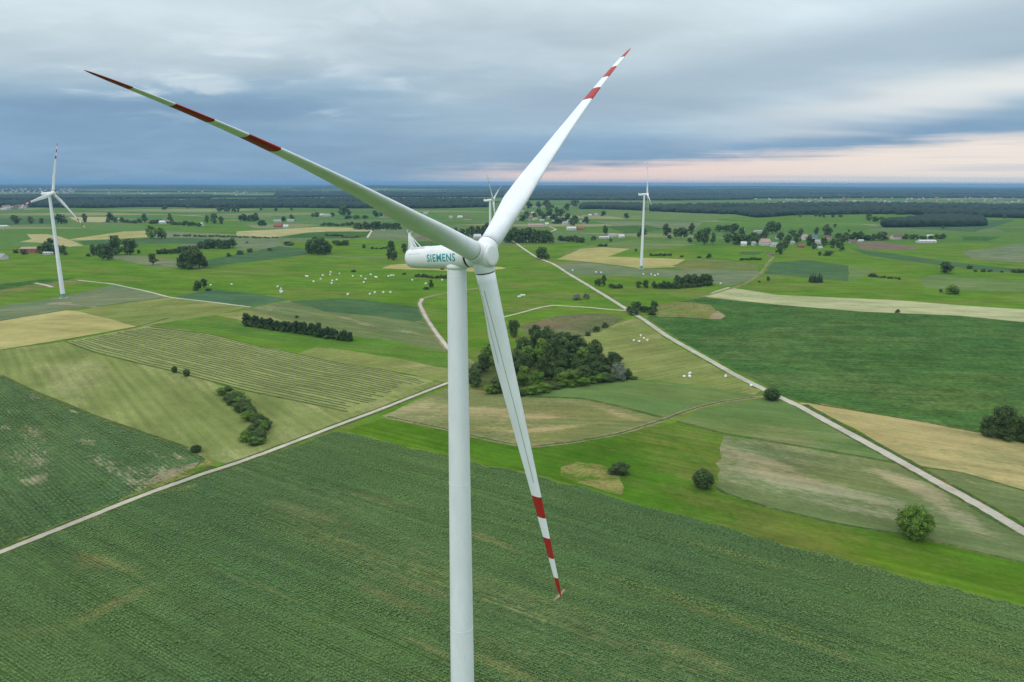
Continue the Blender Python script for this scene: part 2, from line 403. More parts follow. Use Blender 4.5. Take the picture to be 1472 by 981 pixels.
# ------------------------------------------------------------------ fields (photo pixels, later ones lie over earlier ones)
F = []      # (name, material key, polygon in px)
def fld(name, mat, *pts): F.append((name, mat, [G(*p)[:2] for p in pts], 1.0))
# near plain is meadow
fld('meadow', 'meadow', (-420, 372), (-60, 366), (60, 352), (180, 352), (340, 350), (520, 344), (700, 352), (860, 350), (1000, 356), (1160, 352), (1300, 350),
    (1500, 350), (1900, 360), (2300, 520), (2300, 900), (1700, 960), (1472, 900), (736, 700), (0, 830), (-500, 900))
# woods: (front line px, back line px, label, depth of the dense edge m, spacing m)
WOODS = [
 ([(-60, 298), (60, 298.5), (140, 299.5), (200, 298), (250, 298), (340, 299.5), (430, 299), (520, 300), (620, 300), (700, 298)], [(-60, 293), (60, 292), (140, 290), (200, 289.5), (250, 291), (340, 290), (430, 288), (520, 287), (620, 288), (700, 288)], 'dark pine wood across the plain behind the left fields', 520, 13),
 ([(-60, 289), (100, 287.5), (250, 286), (300, 286)], [(-60, 285), (100, 284), (250, 283), (300, 283)], 'dark wood in front of the distant town on the left', 500, 22),
 ([(400, 284), (520, 283.5), (640, 284), (720, 284)], [(400, 279), (520, 277.5), (640, 278), (720, 277)], 'far dark wood behind the rotor', 600, 26),
 ([(735, 288.5), (800, 288), (900, 288.5), (980, 288.5), (1080, 287)], [(735, 277.5), (800, 277), (900, 276), (980, 276), (1080, 276)], 'wide far wood on the horizon behind the right turbine', 700, 22),
 ([(837, 301), (860, 300.5), (922, 303)], [(837, 297.5), (860, 296), (922, 297)], 'dark wood just left of the right turbine hub', 300, 13),
 ([(936, 304), (985, 306), (1060, 308.5), (1088, 313), (1120, 311), (1150, 309), (1250, 308), (1380, 311.5), (1472, 314), (1560, 314)], [(936, 299), (985, 298), (1060, 297), (1088, 297), (1120, 296), (1150, 295), (1250, 295), (1380, 297), (1472, 298), (1560, 298)], 'long dark wood across the plain on the right', 420, 13),
 ([(1060, 286), (1250, 285), (1472, 285), (1560, 285)], [(1060, 276), (1250, 275), (1472, 275), (1560, 275)], 'far blue wood below the right horizon', 700, 28),
 ([(1273, 327), (1300, 327), (1330, 326), (1370, 326), (1411, 325)], [(1273, 324.5), (1300, 322), (1330, 317), (1370, 316), (1411, 320)], 'long narrow wood in the green plain on the right', 260, 11),
]
CLEAR = [[(150, 293.5), (210, 293), (260, 294.5), (200, 295.5)], [(430, 292), (500, 291), (540, 292.5), (470, 294)], [(600, 294), (680, 292.5), (690, 294.5), (630, 296)], [(20, 294), (80, 293.5), (90, 295), (30, 295.5)],
         [(800, 283), (880, 282), (900, 283.5), (830, 285)], [(960, 280.5), (1060, 280), (1050, 282), (970, 282.5)], [(1120, 300), (1190, 298.5), (1230, 300.5), (1160, 302.5)], [(1300, 302), (1370, 301), (1400, 303), (1330, 304.5)],
         [(1010, 301), (1060, 300), (1070, 302), (1020, 303)], [(1150, 280), (1240, 279), (1260, 281), (1170, 282)], [(1330, 280), (1440, 279.5), (1450, 281.5), (1350, 282)], [(560, 280.5), (620, 280), (630, 281.5), (570, 282)], [(1410, 305), (1470, 304), (1480, 307), (1420, 308)]]
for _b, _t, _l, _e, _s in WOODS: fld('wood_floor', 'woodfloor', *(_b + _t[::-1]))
for _i, _c in enumerate(CLEAR): fld('far_field', ('grey', 'meadow_d', 'wheat_g', 'tan')[_i % 4], *_c)
# distant strips
fld('stubble_field', 'tan', (97, 312), (150, 312), (176, 314), (145, 320), (110, 319))
fld('crop_field', 'crop_b', (0, 314), (84, 314), (84, 322), (0, 324))
fld('stubble_field', 'tan', (38, 337), (69, 337), (88, 341), (120, 353), (100, 355), (70, 350), (28, 348), (46, 344))
fld('stubble_field', 'wheat', (97, 345), (178, 333), (211, 332), (215, 341), (160, 344), (110, 346))
fld('grain_field', 'grey', (207, 331), (340, 338), (345, 343), (270, 342), (213, 342))
fld('crop_field', 'crop_b', (112, 347), (213, 343), (270, 342), (362, 347), (330, 352), (240, 350), (190, 352), (120, 352))
fld('meadow', 'meadow_d', (240, 312), (345, 318), (372, 330), (330, 336), (215, 329), (200, 322))
fld('stubble_field', 'tan', (340, 333), (395, 330), (455, 326.5), (500, 327.5), (534, 330.5), (528, 333), (470, 333), (442, 334.5), (410, 339), (393, 341.5), (340, 339))
fld('crop_field', 'crop_d', (442, 335), (500, 333), (537, 333), (530, 341.5), (470, 343), (400, 342))
fld('grain_field', 'grey', (538, 330), (612, 330), (597, 342.5), (532, 342))
fld('ploughed_field', 'plough', (596, 343), (612, 335), (622, 338), (642, 345), (620, 346))
fld('grain_field', 'grey', (340, 343), (396, 343), (404, 350), (420, 356), (340, 360))
fld('crop_field', 'crop_b', (296, 374), (340, 366), (400, 354), (440, 358), (440, 366), (400, 372), (330, 380), (300, 385))
fld('crop_field', 'crop_d', (596, 347), (660, 346), (672, 358), (600, 362), (590, 352))
fld('stubble_field', 'wheat_g', (467, 366), (500, 366.5), (585, 370.5), (585, 374), (520, 371), (470, 369))
fld('stubble_field', 'wheat', (548, 386), (562, 381), (590, 379), (720, 384), (728, 386), (690, 391), (600, 388))
fld('grain_field', 'grey', (165, 366), (240, 372), (300, 386), (220, 384), (160, 372))
fld('crop_field', 'crop_d', (0, 409), (60, 402), (112, 399), (96, 403), (40, 410), (0, 417))
fld('stubble_field', 'olive', (0, 417), (40, 411), (112, 403), (140, 405), (90, 411), (0, 424))
fld('crop_field', 'grey', (-300, 470), (-100, 452), (0, 440), (60, 432), (150, 413), (160, 410), (216, 420), (243, 428), (188, 434), (144, 441), (94, 446.5), (0, 462), (-300, 500))
fld('wheat_field', 'wheat', (-420, 560), (-420, 510), (-150, 488), (0, 462), (94, 446.5), (110, 447), (150, 457), (196, 469.5), (101, 486.5), (0, 503), (-150, 525))
fld('grain_field', 'mown_r', (110, 447), (144, 441.5), (188, 435), (243, 428.5), (300, 434), (352, 442.5), (303, 454), (214, 469), (197, 469.5), (150, 457))
fld('potato_field', 'potato', (250, 426.5), (275, 422), (303, 416.5), (360, 422), (416, 431), (390, 436), (360, 441.5), (310, 435))
fld('crop_field', 'grey_w', (352, 448), (367, 442), (416, 432), (440, 432), (607, 459), (614, 464), (643, 496), (643, 506), (560, 490), (480, 480), (430, 470), (400, 459))
fld('crop_field', 'crop_b', (416, 433), (460, 430.5), (493, 429), (544, 434), (602, 441.5), (608, 459), (596, 463), (544, 455), (467, 448))
fld('meadow', 'meadow_d', (215, 467), (303, 454), (350, 465.5), (430, 478), (490, 490), (560, 492), (643, 508), (690, 520), (690, 532), (643, 529), (560, 513), (500, 503), (430, 496), (300, 478))
fld('mown_meadow', 'mown_r', (310, 453), (352, 446), (400, 459), (425, 468), (352, 462))
fld('mown_meadow', 'mown_r', (427, 509), (454, 499), (500, 504), (560, 513), (643, 530), (690, 540), (690, 560), (643, 550), (630, 548), (548, 531), (490, 523))
TOPL = [(212, 469), (260, 474), (303, 481), (370, 497), (427, 509), (490, 523), (548, 531), (624, 548)]
BOTL = [(94, 491), (134, 506), (202, 523), (252, 534), (303, 548), (353, 561), (420, 575), (505, 593)]
fld('mown_meadow', 'mown', (-420, 575), (-150, 527), (0, 504), (94, 491), (134, 506), (202, 523), (252, 534), (303, 548), (353, 561), (420, 575), (500, 592), (624, 549), (643, 551),
    (548, 589), (490, 611), (337, 668), (296, 661), (269, 645), (208, 625), (134, 599), (44, 562), (0, 541), (-150, 500 + 60))
fld('hay_meadow', 'swath', *(TOPL + BOTL[::-1]))
fld('crop_field', 'crop_p', (-420, 700), (-420, 590), (-150, 555), (0, 540), (44, 562), (134, 599), (208, 625), (269, 645), (297, 663), (284, 676), (240, 696), (168, 727), (100, 757), (0, 795), (-200, 870))
fld('field_margin', 'weeds', (297, 660), (310, 667), (260, 690), (168, 729), (60, 772), (0, 797), (0, 788), (60, 764), (165, 722), (204, 704), (236, 690), (284, 670))
fld('field_margin', 'soil', (206, 696), (225, 683), (250, 673), (286, 664), (280, 672), (246, 686), (216, 698))
# right-hand side
fld('meadow', 'meadow_d', (1080, 300), (1300, 302), (1500, 308), (1500, 322), (1380, 328), (1250, 322), (1130, 322), (1030, 318))
fld('grain_field', 'wheat_g', (880, 302), (1060, 308), (1100, 312), (1000, 318), (900, 314), (860, 308))
fld('grain_field', 'grey', (850, 318), (1010, 320), (1000, 330), (900, 330))
fld('crop_field', 'crop_d', (872, 326), (930, 324), (960, 330), (900, 336))
fld('crop_field', 'crop_b', (1340, 318), (1460, 316), (1400, 334), (1300, 328), (1290, 322))
fld('crop_field', 'crop_d', (1382, 340), (1440, 340), (1420, 347), (1385, 346))
fld('ploughed_field', 'plough', (1226, 350), (1262, 347), (1328, 356), (1300, 360), (1240, 358))
fld('crop_field', 'crop_b', (1222, 357), (1290, 366), (1380, 378), (1470, 388), (1440, 392), (1340, 380), (1250, 368))
fld('grain_field', 'grey', (1382, 362), (1472, 350), (1560, 352), (1560, 380), (1472, 378), (1400, 373))
fld('grain_field', 'wheat_g', (798, 366), (834, 356), (905, 346), (985, 346), (1000, 352), (940, 360), (880, 358))
fld('stubble_field', 'wheat', (800, 373), (834, 358), (866, 355.5), (906, 358), (873, 369), (985, 373), (969, 384), (922, 386), (850, 377))
fld('meadow', 'meadow', (878, 369), (925, 358), (1000, 362), (1085, 370), (1080, 378), (996, 373))
fld('rough_pasture', 'olive', (966, 382), (996, 373), (1040, 374), (1088, 380), (1090, 392), (1030, 389), (983, 388))
fld('grain_field', 'grey', (796, 380), (834, 376.5), (922, 387), (983, 388.5), (1030, 388), (1096, 391), (1080, 402), (1048, 412), (1020, 408), (955, 398), (860, 397), (818, 394))
fld('crop_field', 'crop_d', (1066, 362), (1100, 363), (1084, 367), (1060, 366))
fld('crop_field', 'crop_b', (1098, 394), (1112, 377), (1160, 374), (1220, 382), (1219.5, 404), (1160, 399))
fld('grain_field', 'wheat_g', (1220, 382.5), (1264, 387), (1250, 392), (1232, 404), (1220, 404))
fld('grain_field', 'wheat_g', (1320, 402), (1340, 395), (1472, 404), (1560, 408), (1560, 422), (1400, 418), (1330, 414))
fld('barley_field', 'barley', (1011, 427), (1030, 418), (1046, 413), (1118, 424), (1200, 428), (1278, 431), (1380, 439), (1472, 445), (1900, 480), (1900, 530), (1600, 480), (1472, 463.5), (1380, 454), (1244, 448.5), (1125, 439))
fld('maize_field', 'crop_d', (928, 458), (945, 446), (975, 434), (1011, 427.5), (1125, 439.5), (1244, 449), (1380, 454.5), (1472, 464), (1600, 481), (1900, 531), (2100, 760), (1600, 655), (1472, 637),
    (1407, 621), (1329, 606), (1261, 595), (1159, 578), (1124, 570), (1100, 558), (1058, 537), (973, 489), (950, 474))
fld('knoll_grass', 'olive', (936, 449), (945, 438), (975, 434), (1000, 437), (1030, 447), (1042, 455), (1020, 459), (980, 456), (948, 456))
fld('bare_slope', 'soil', (1022, 453), (1032, 447), (1043, 454), (1036, 459), (1020, 459))
fld('wheat_field', 'wheat_r', (1148, 579), (1182, 581), (1261, 596), (1329, 607), (1407, 622), (1472, 638), (1600, 656), (2000, 740), (2000, 880), (1600, 742), (1472, 705), (1380, 679), (1322, 671), (1278, 645), (1210, 607.5))
fld('grain_field', 'grey_w', (1322, 672), (1380, 680), (1472, 706), (1600, 743), (1750, 860), (1600, 812), (1472, 750), (1400, 712))
fld('rough_pasture', 'heath', (746, 470), (780, 459), (817, 452), (870, 452), (897, 458), (887, 464), (870, 473), (840, 487), (812, 494), (770, 490))
fld('mown_meadow', 'mown_r', (813, 493), (850, 480), (887, 465), (910, 458), (926, 461), (972, 493), (1058, 541), (1094, 561), (1085, 568), (1000, 553), (905, 544), (880, 530), (840, 505))
fld('wood_floor', 'margin', (676, 558), (680, 535), (700, 520), (740, 500), (790, 492), (840, 500), (880, 525), (907, 545), (860, 551), (800, 560), (755, 570), (700, 565))
fld('grain_field', 'wheat_g', (758, 570), (790, 561), (830, 555), (905, 545), (1000, 554), (1092, 569), (1040, 576), (1006, 584), (975, 594), (955, 601), (920, 592), (887, 583), (836, 572))
fld('worn_meadow', 'tanpatch', (548, 598), (590, 579), (643, 558), (690, 561), (718, 566), (758, 571), (836, 573), (887, 584), (952, 601), (938, 611), (887, 622), (854, 629), (769, 640), (718, 634), (643, 617))
fld('grain_field', 'wheat_g', (975, 605), (1006, 588), (1040, 580), (1091, 574), (1121, 575), (1149, 587), (1210, 621), (1278, 658), (1288, 665), (1244, 657), (1108, 634), (1040, 623))
fld('meadow', 'meadow_b', (500, 620), (552, 600), (643, 618), (718, 636), (769, 642), (854, 631), (930, 615), (975, 607), (1040, 624), (1037, 660), (1028, 703), (1040, 709), (1040, 756), (972, 738), (921, 726), (854, 705), (769, 683), (684, 664), (643, 654), (548, 633))
fld('grain_field', 'grey_w', (1041, 626), (1108, 636), (1244, 659), (1288, 667), (1345, 697), (1413, 734), (1472, 770), (1700, 900), (1700, 900), (1472, 809), (1400, 792), (1310, 770), (1200, 752), (1100, 728), (1040, 708), (1030, 700), (1038, 660))
fld('meadow', 'meadow_b', (900, 700), (960, 698), (1040, 709), (1100, 729), (1200, 753), (1310, 771), (1400, 793), (1472, 810), (1700, 895), (1700, 960), (1472, 871), (1312, 831), (1210, 802), (1125, 783), (1040, 756), (972, 738), (910, 724))
fld('weed_patch', 'weeds', (806, 672), (830, 664), (862, 668), (890, 680), (897, 700), (894, 712), (870, 706), (830, 694), (806, 684))
# maize in front
MAIZE_PX = [(-500, 1010), (-200, 884), (0, 799), (101, 758.5), (202, 718), (287, 688), (337, 671.5), (381, 655.5), (440, 636), (480, 621), (500, 623), (548, 634), (643, 655), (684, 665), (769, 684), (854, 706), (921, 727), (972, 739), (1040, 757), (1125, 784),
            (1210, 803), (1312, 832), (1472, 872.5), (1750, 945), (1900, 1150), (736, 1500), (-400, 1300)]
fld('maize_field', None, *MAIZE_PX)
fld('bare_patch', 'soil', (794, 862), (801, 856), (810, 847), (813, 848), (806, 857), (798, 864))

def strip(name, mat, px, w, seed=0):
    """a road or margin of width w metres along a pixel polyline"""
    P = []
    for a, b in zip(px[:-1], px[1:]):
        for k in np.linspace(0, 1, 10)[:-1]: P.append(G(a[0] + (b[0] - a[0]) * k, a[1] + (b[1] - a[1]) * k)[:2])
    P.append(G(*px[-1])[:2]); P = np.array(P)
    for _ in range(2): P[1:-1] = .25 * P[:-2] + .5 * P[1:-1] + .25 * P[2:]
    T = np.gradient(P, axis=0); T /= np.linalg.norm(T, axis=1)[:, None]
    Nn = np.stack([-T[:, 1], T[:, 0]], 1)
    r = np.random.default_rng(seed + 3)
    a = P + Nn * (w / 2 * (1 + r.normal(0, .06, len(P))))[:, None]
    b = P - Nn * (w / 2 * (1 + r.normal(0, .06, len(P))))[:, None]
    F.append((name, mat, list(a) + list(b[::-1]), 0.0))
def dark(w, *px): strip('field_margin', 'margin', px, w, len(F))
dark(2.2, (0, 503.5), (101, 487), (195, 470.5), (243, 457))
dark(1.8, (94, 491), (134, 506), (202, 523), (252, 534.5), (303, 548), (353, 561.5), (420, 575), (500, 592))
dark(1.6, (212, 469), (303, 480.7), (370, 497.5), (427, 509), (490, 523), (548, 531), (600, 541))
dark(2.5, (0, 461), (94, 446), (188, 434.5), (246, 427))
dark(2.5, (0, 417), (60, 409), (140, 405), (240, 406))
dark(3.0, (758, 570.5), (836, 572.5), (887, 583.5), (920, 592), (952, 600.5))
dark(2.2, (972, 606), (1040, 623.5), (1108, 634.5), (1244, 657.5), (1290, 666))
dark(1.5, (1030, 701), (1040, 708.5), (1100, 728.5), (1200, 752.5), (1310, 770.5), (1400, 792.5), (1480, 811))
dark(1.6, (1322, 671), (1380, 679), (1472, 705.5), (1560, 730))
dark(2.2, (1124, 571.5), (1159, 578.5), (1261, 595.5), (1329, 606.5), (1407, 621.5))
dark(2.2, (1011, 427), (1125, 439.2), (1244, 448.8), (1380, 454.2), (1480, 464.5))
dark(2.5, (1097, 394.5), (1160, 399.5), (1219, 404.5))
dark(3.0, (0, 540), (44, 561.5), (134.5, 598.5), (208.5, 624.5), (269, 644.5))
dark(2.5, (834, 376), (922, 386.5), (983, 388))
dark(3, (340, 366), (395, 358), (440, 352))
dark(3, (490, 412), (560, 404), (640, 400), (700, 396))
dark(2.5, (730, 427), (800, 430), (840, 436))
strip('field_margin', 'margin', [(308, 671), (260, 693), (202, 712), (168, 727)], 4.0, 5)
strip('grass_verge', 'margin', [(1472, 763), (1345, 691), (1210, 615), (1149, 582)], 8.5, 9)
strip('grass_verge', 'meadow_d', [(1097, 559), (1012.8, 513.5), (972, 491), (927.7, 461), (872.7, 426.8), (817.6, 393.8)], 9, 11)
strip('grass_verge', 'margin', [(-300, 910), (0, 795), (101, 754.6), (202.5, 714), (287, 683.7), (337.5, 667.5), (381, 651.7), (490, 610), (548, 588.5), (643, 551)], 6.0, 12)
strip('farm_track', 'track', [(556, 599), (643, 617), (677, 626), (718, 635), (762, 642), (820, 636), (887.6, 624), (955.6, 603), (980, 593.6), (1006, 585), (1040, 577), (1100, 570)], 3.6, 15)
strip('farm_track_crown', 'margin', [(556, 599), (643, 617), (677, 626), (718, 635), (762, 642), (820, 636), (887.6, 624), (955.6, 603), (980, 593.6), (1006, 585), (1040, 577), (1085, 571.5)], 1.3, 42)
strip('gravel_road', 'gravel', [(1900, 1000), (1600, 835), (1472, 765), (1413.6, 729.5), (1345.6, 692), (1277.7, 654), (1209.8, 617.4), (1148.6, 583.4), (1121.5, 571.5), (1097.7, 559.6), (1057, 539),
    (1012.8, 513.8), (972, 491), (955, 480.5), (927.7, 461), (905.7, 447.5), (872.7, 426.8), (845, 410), (817.6, 393.8), (795.6, 379.5), (771, 370), (751.6, 357), (739, 347.5)], 4.3, 20)
strip('gravel_road', 'gravel', [(-300, 908), (0, 794), (101, 753.6), (202.5, 713), (287, 682.7), (337.5, 666.5), (381, 651), (490, 609.5), (548, 588), (643, 550.5), (690, 534)], 2.5, 21)
strip('dirt_road', 'track', [(690, 530), (643, 501), (626, 478), (612.5, 457.7), (603, 437), (607, 429), (629.5, 423.8), (650, 420), (690, 414)], 5.0, 22)
strip('dirt_road', 'gravel', [(646, 503), (643, 499), (626, 477), (612.5, 457), (603, 437), (607, 429.5)], 3.0, 22)
strip('dirt_road', 'gravel', [(902, 447), (872, 444.5), (845, 442), (795.6, 439), (776, 442), (751.6, 449), (724, 456)], 3.0, 23)
strip('dirt_road', 'gravel', [(112, 403), (160, 408), (216, 420), (243, 427.5), (300, 434), (360, 441.5)], 3.0, 24)
strip('dirt_road', 'gravel', [(528, 342), (531, 337), (534, 333), (533, 331)], 5.0, 25)
strip('dirt_road', 'track', [(130, 371), (170, 372), (215, 378), (262, 385), (300, 388)], 5.0, 26)
strip('dirt_road', 'gravel', [(50, 407), (66, 410), (75, 413)], 4.0, 27)
strip('dirt_road', 'gravel', [(790, 326), (800, 330), (786, 335), (775, 337)], 5.0, 28)
strip('dirt_road', 'track', [(1010, 427), (1070, 409), (1093, 394), (1104, 378), (1112, 369)], 4.0, 29)
_pad = G(90, 436); _pad2 = G(922, 389)
F.append(('turbine_pad', 'track', [(_pad[0] + 11 * math.cos(a) - 2, _pad[1] + 7 * math.sin(a) - 1) for a in np.linspace(0, 6.28, 17)[:-1]], 0.6))
strip('turbine_pad', 'track', [(92, 437), (120, 440), (140, 442)], 5.0, 31)

def build_ground():
    polys = []
    for i, (nm, mk, pts, jit) in enumerate(F):
        P = np.array(pts, float); out = []
        r = np.random.default_rng(i)
        for a, b in zip(P, np.roll(P, -1, 0)):
            L = np.hypot(*(b - a)); dist = max(120., np.hypot(*((a + b) / 2)))
            n = int(np.clip(L / (dist * .02), 1, 40)) if jit > 0 else 1
            nrm = np.array([-(b - a)[1], (b - a)[0]]) / max(L, 1e-6)
            for k in range(n):
                q = a + (b - a) * (k / n)
                if jit > 0 and k > 0: q = q + nrm * r.normal(0, .8) * jit
                out.append(q)
        polys.append(np.array(out))
    V, E = [], []
    for P in polys:
        n0 = len(V); V.extend(P.tolist()); n = len(P)
        E.extend([(n0 + k, n0 + (k + 1) % n) for k in range(n)])
    # terrain grid: rings growing with distance, dense in front of the camera
    rad = [0.0]; r_ = 40.0
    while r_ < 62000: rad.append(r_); r_ *= 1.035 if r_ < 3000 else 1.07
    angs = np.concatenate([np.arange(-52, 52.1, 1.3), np.arange(58, 302, 8)])
    for j, rr in enumerate(rad):
        if rr == 0: V.append([0.01, 0.013]); continue
        for a in angs:
            a_ = R(a + (0.65 if j % 2 else 0)); V.append([rr * math.sin(a_), rr * math.cos(a_)])
    vo, eo, fo, *_ = delaunay_2d_cdt([Vector(v) for v in V], E, [], 0, 1e-3, False)
    VO = np.array([(v.x, v.y) for v in vo]); T = np.array(fo)
    C = VO[T].mean(1)
    owner = np.full(len(T), -1)
    for i, P in enumerate(polys):
        lo, hi = P.min(0), P.max(0)
        idx = np.where(((C >= lo) & (C <= hi)).all(1))[0]
        if not len(idx): continue
        c = C[idx]; ins = np.zeros(len(idx), bool)
        for a, b in zip(P, np.roll(P, -1, 0)):
            cond = (a[1] > c[:, 1]) != (b[1] > c[:, 1])
            with np.errstate(divide='ignore', invalid='ignore'):
                xx = (b[0] - a[0]) * (c[:, 1] - a[1]) / (b[1] - a[1]) + a[0]
            ins ^= cond & (c[:, 0] < xx)
        owner[idx[ins]] = i
    Z = hgt(VO[:, 0], VO[:, 1])
    V3 = np.column_stack([VO, Z])
    for i in range(-1, len(F)):
        tri = T[owner == i]
        if not len(tri): continue
        e1 = V3[tri[:, 1]] - V3[tri[:, 0]]; e2 = V3[tri[:, 2]] - V3[tri[:, 0]]
        flip = np.cross(e1, e2)[:, 2] < 0
        tri[flip] = tri[flip][:, ::-1]
        u, inv = np.unique(tri, return_inverse=True)
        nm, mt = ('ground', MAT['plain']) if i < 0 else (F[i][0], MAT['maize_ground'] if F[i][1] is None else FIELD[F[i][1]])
        me = np_mesh(nm, V3[u], inv.reshape(-1, 3))
        me.polygons.foreach_set('use_smooth', [True] * len(me.polygons))
        link(nm, me, mt, kind='structure')
    return polys
POLYS = build_ground()
def inside(P, c):
    ins = np.zeros(len(c), bool)
    for a, b in zip(P, np.roll(P, -1, 0)):
        cond = (a[1] > c[:, 1]) != (b[1] > c[:, 1])
        with np.errstate(divide='ignore', invalid='ignore'):
            xx = (b[0] - a[0]) * (c[:, 1] - a[1]) / (b[1] - a[1]) + a[0]
        ins ^= cond & (c[:, 0] < xx)
    return ins

# ------------------------------------------------------------------ wind turbines
def frame(yaw, tilt=0.085):
    a = np.array([math.cos(yaw) * math.cos(tilt), -math.sin(yaw) * math.cos(tilt), math.sin(tilt)])
    e1 = np.array([-math.sin(yaw), -math.cos(yaw), 0.0])
    e2 = np.cross(e1, a); e2 /= np.linalg.norm(e2)
    if e2[2] < 0: e2 = -e2
    return a, e1, e2
def loft(rings, close=True, cap0=False, cap1=False):
    """rings: list of equal-length point lists -> verts, faces"""
    n = len(rings[0]); V = [p for r in rings for p in r]; Fc = []
    for j in range(len(rings) - 1):
        for k in range(n if close else n - 1):
            a, b = j * n + k, j * n + (k + 1) % n
            Fc.append((a, b, b + n, a + n))
    if cap0: Fc.append(tuple(range(n))[::-1])
    if cap1: Fc.append(tuple(range((len(rings) - 1) * n, len(rings) * n)))
    return V, Fc
def circle(c, u, v, r, n=40):
    c, u, v = map(np.asarray, (c, u, v))
    return [c + (u * math.cos(t) + v * math.sin(t)) * r for t in np.linspace(0, 2 * math.pi, n + 1)[:-1]]
def tube(p0, p1, r0, r1=None, n=8):
    p0, p1 = np.asarray(p0, float), np.asarray(p1, float); d = p1 - p0; d /= np.linalg.norm(d)
    u = np.cross(d, [0, 0, 1.0]) if abs(d[2]) < .9 else np.cross(d, [1.0, 0, 0]); u /= np.linalg.norm(u); v = np.cross(d, u)
    return loft([circle(p0, u, v, r0, n), circle(p1, u, v, r0 if r1 is None else r1, n)], cap0=True, cap1=True)
def join(parts):
    V, Fc = [], []
    for v, f in parts:
        n = len(V); V += list(v); Fc += [tuple(i + n for i in q) for q in f]
    return V, Fc
BL = 46.5
def blade_section(z, n=28):
    """local section at radius z: x towards the leading edge, y thickness"""
    zs = [1.2, 2.6, 6.0, 10.0, 14, 20.0, 28, 36, 42, 45, 46.1, 46.5]
    ch = [2.3, 2.32, 2.75, 3.35, 3.12, 2.52, 1.78, 1.18, .82, .56, .32, .08]
    th = [2.3, 2.3, 1.85, 1.32, .98, .68, .45, .27, .17, .11, .06, .02]
    rd = [1, 1, .55, .15, 0, 0, 0, 0, 0, 0, 0, 0]
    tw = [14, 14, 14, 12, 9, 6, 3, 1.2, .2, -.3, -.5, -.5]
    c, t_, k, w = (float(np.interp(z, zs, q)) for q in (ch, th, rd, tw))
    pts = []
    for i in range(n):
        q = 2 * math.pi * i / n
        xx = 0.5 * (1 + math.cos(q))                  # 0 trailing .. 1 leading
        s = 1 - xx                                    # from the leading edge
        y = 5 * (.2969 * math.sqrt(s) - .126 * s - .3516 * s ** 2 + .2843 * s ** 3 - .1036 * s ** 4)
        y = y * t_ * (1 if math.sin(q) >= 0 else -.85)
        ax = (.32 - s) * c
        cx, cy = .5 * c * math.cos(q), .5 * t_ * math.sin(q)
        px, py = ax * (1 - k) + cx * k, y * (1 - k) + cy * k
        cw, sw = math.cos(R(w)), math.sin(R(w))
        pts.append((px * cw - py * sw, px * sw + py * cw))
    return pts
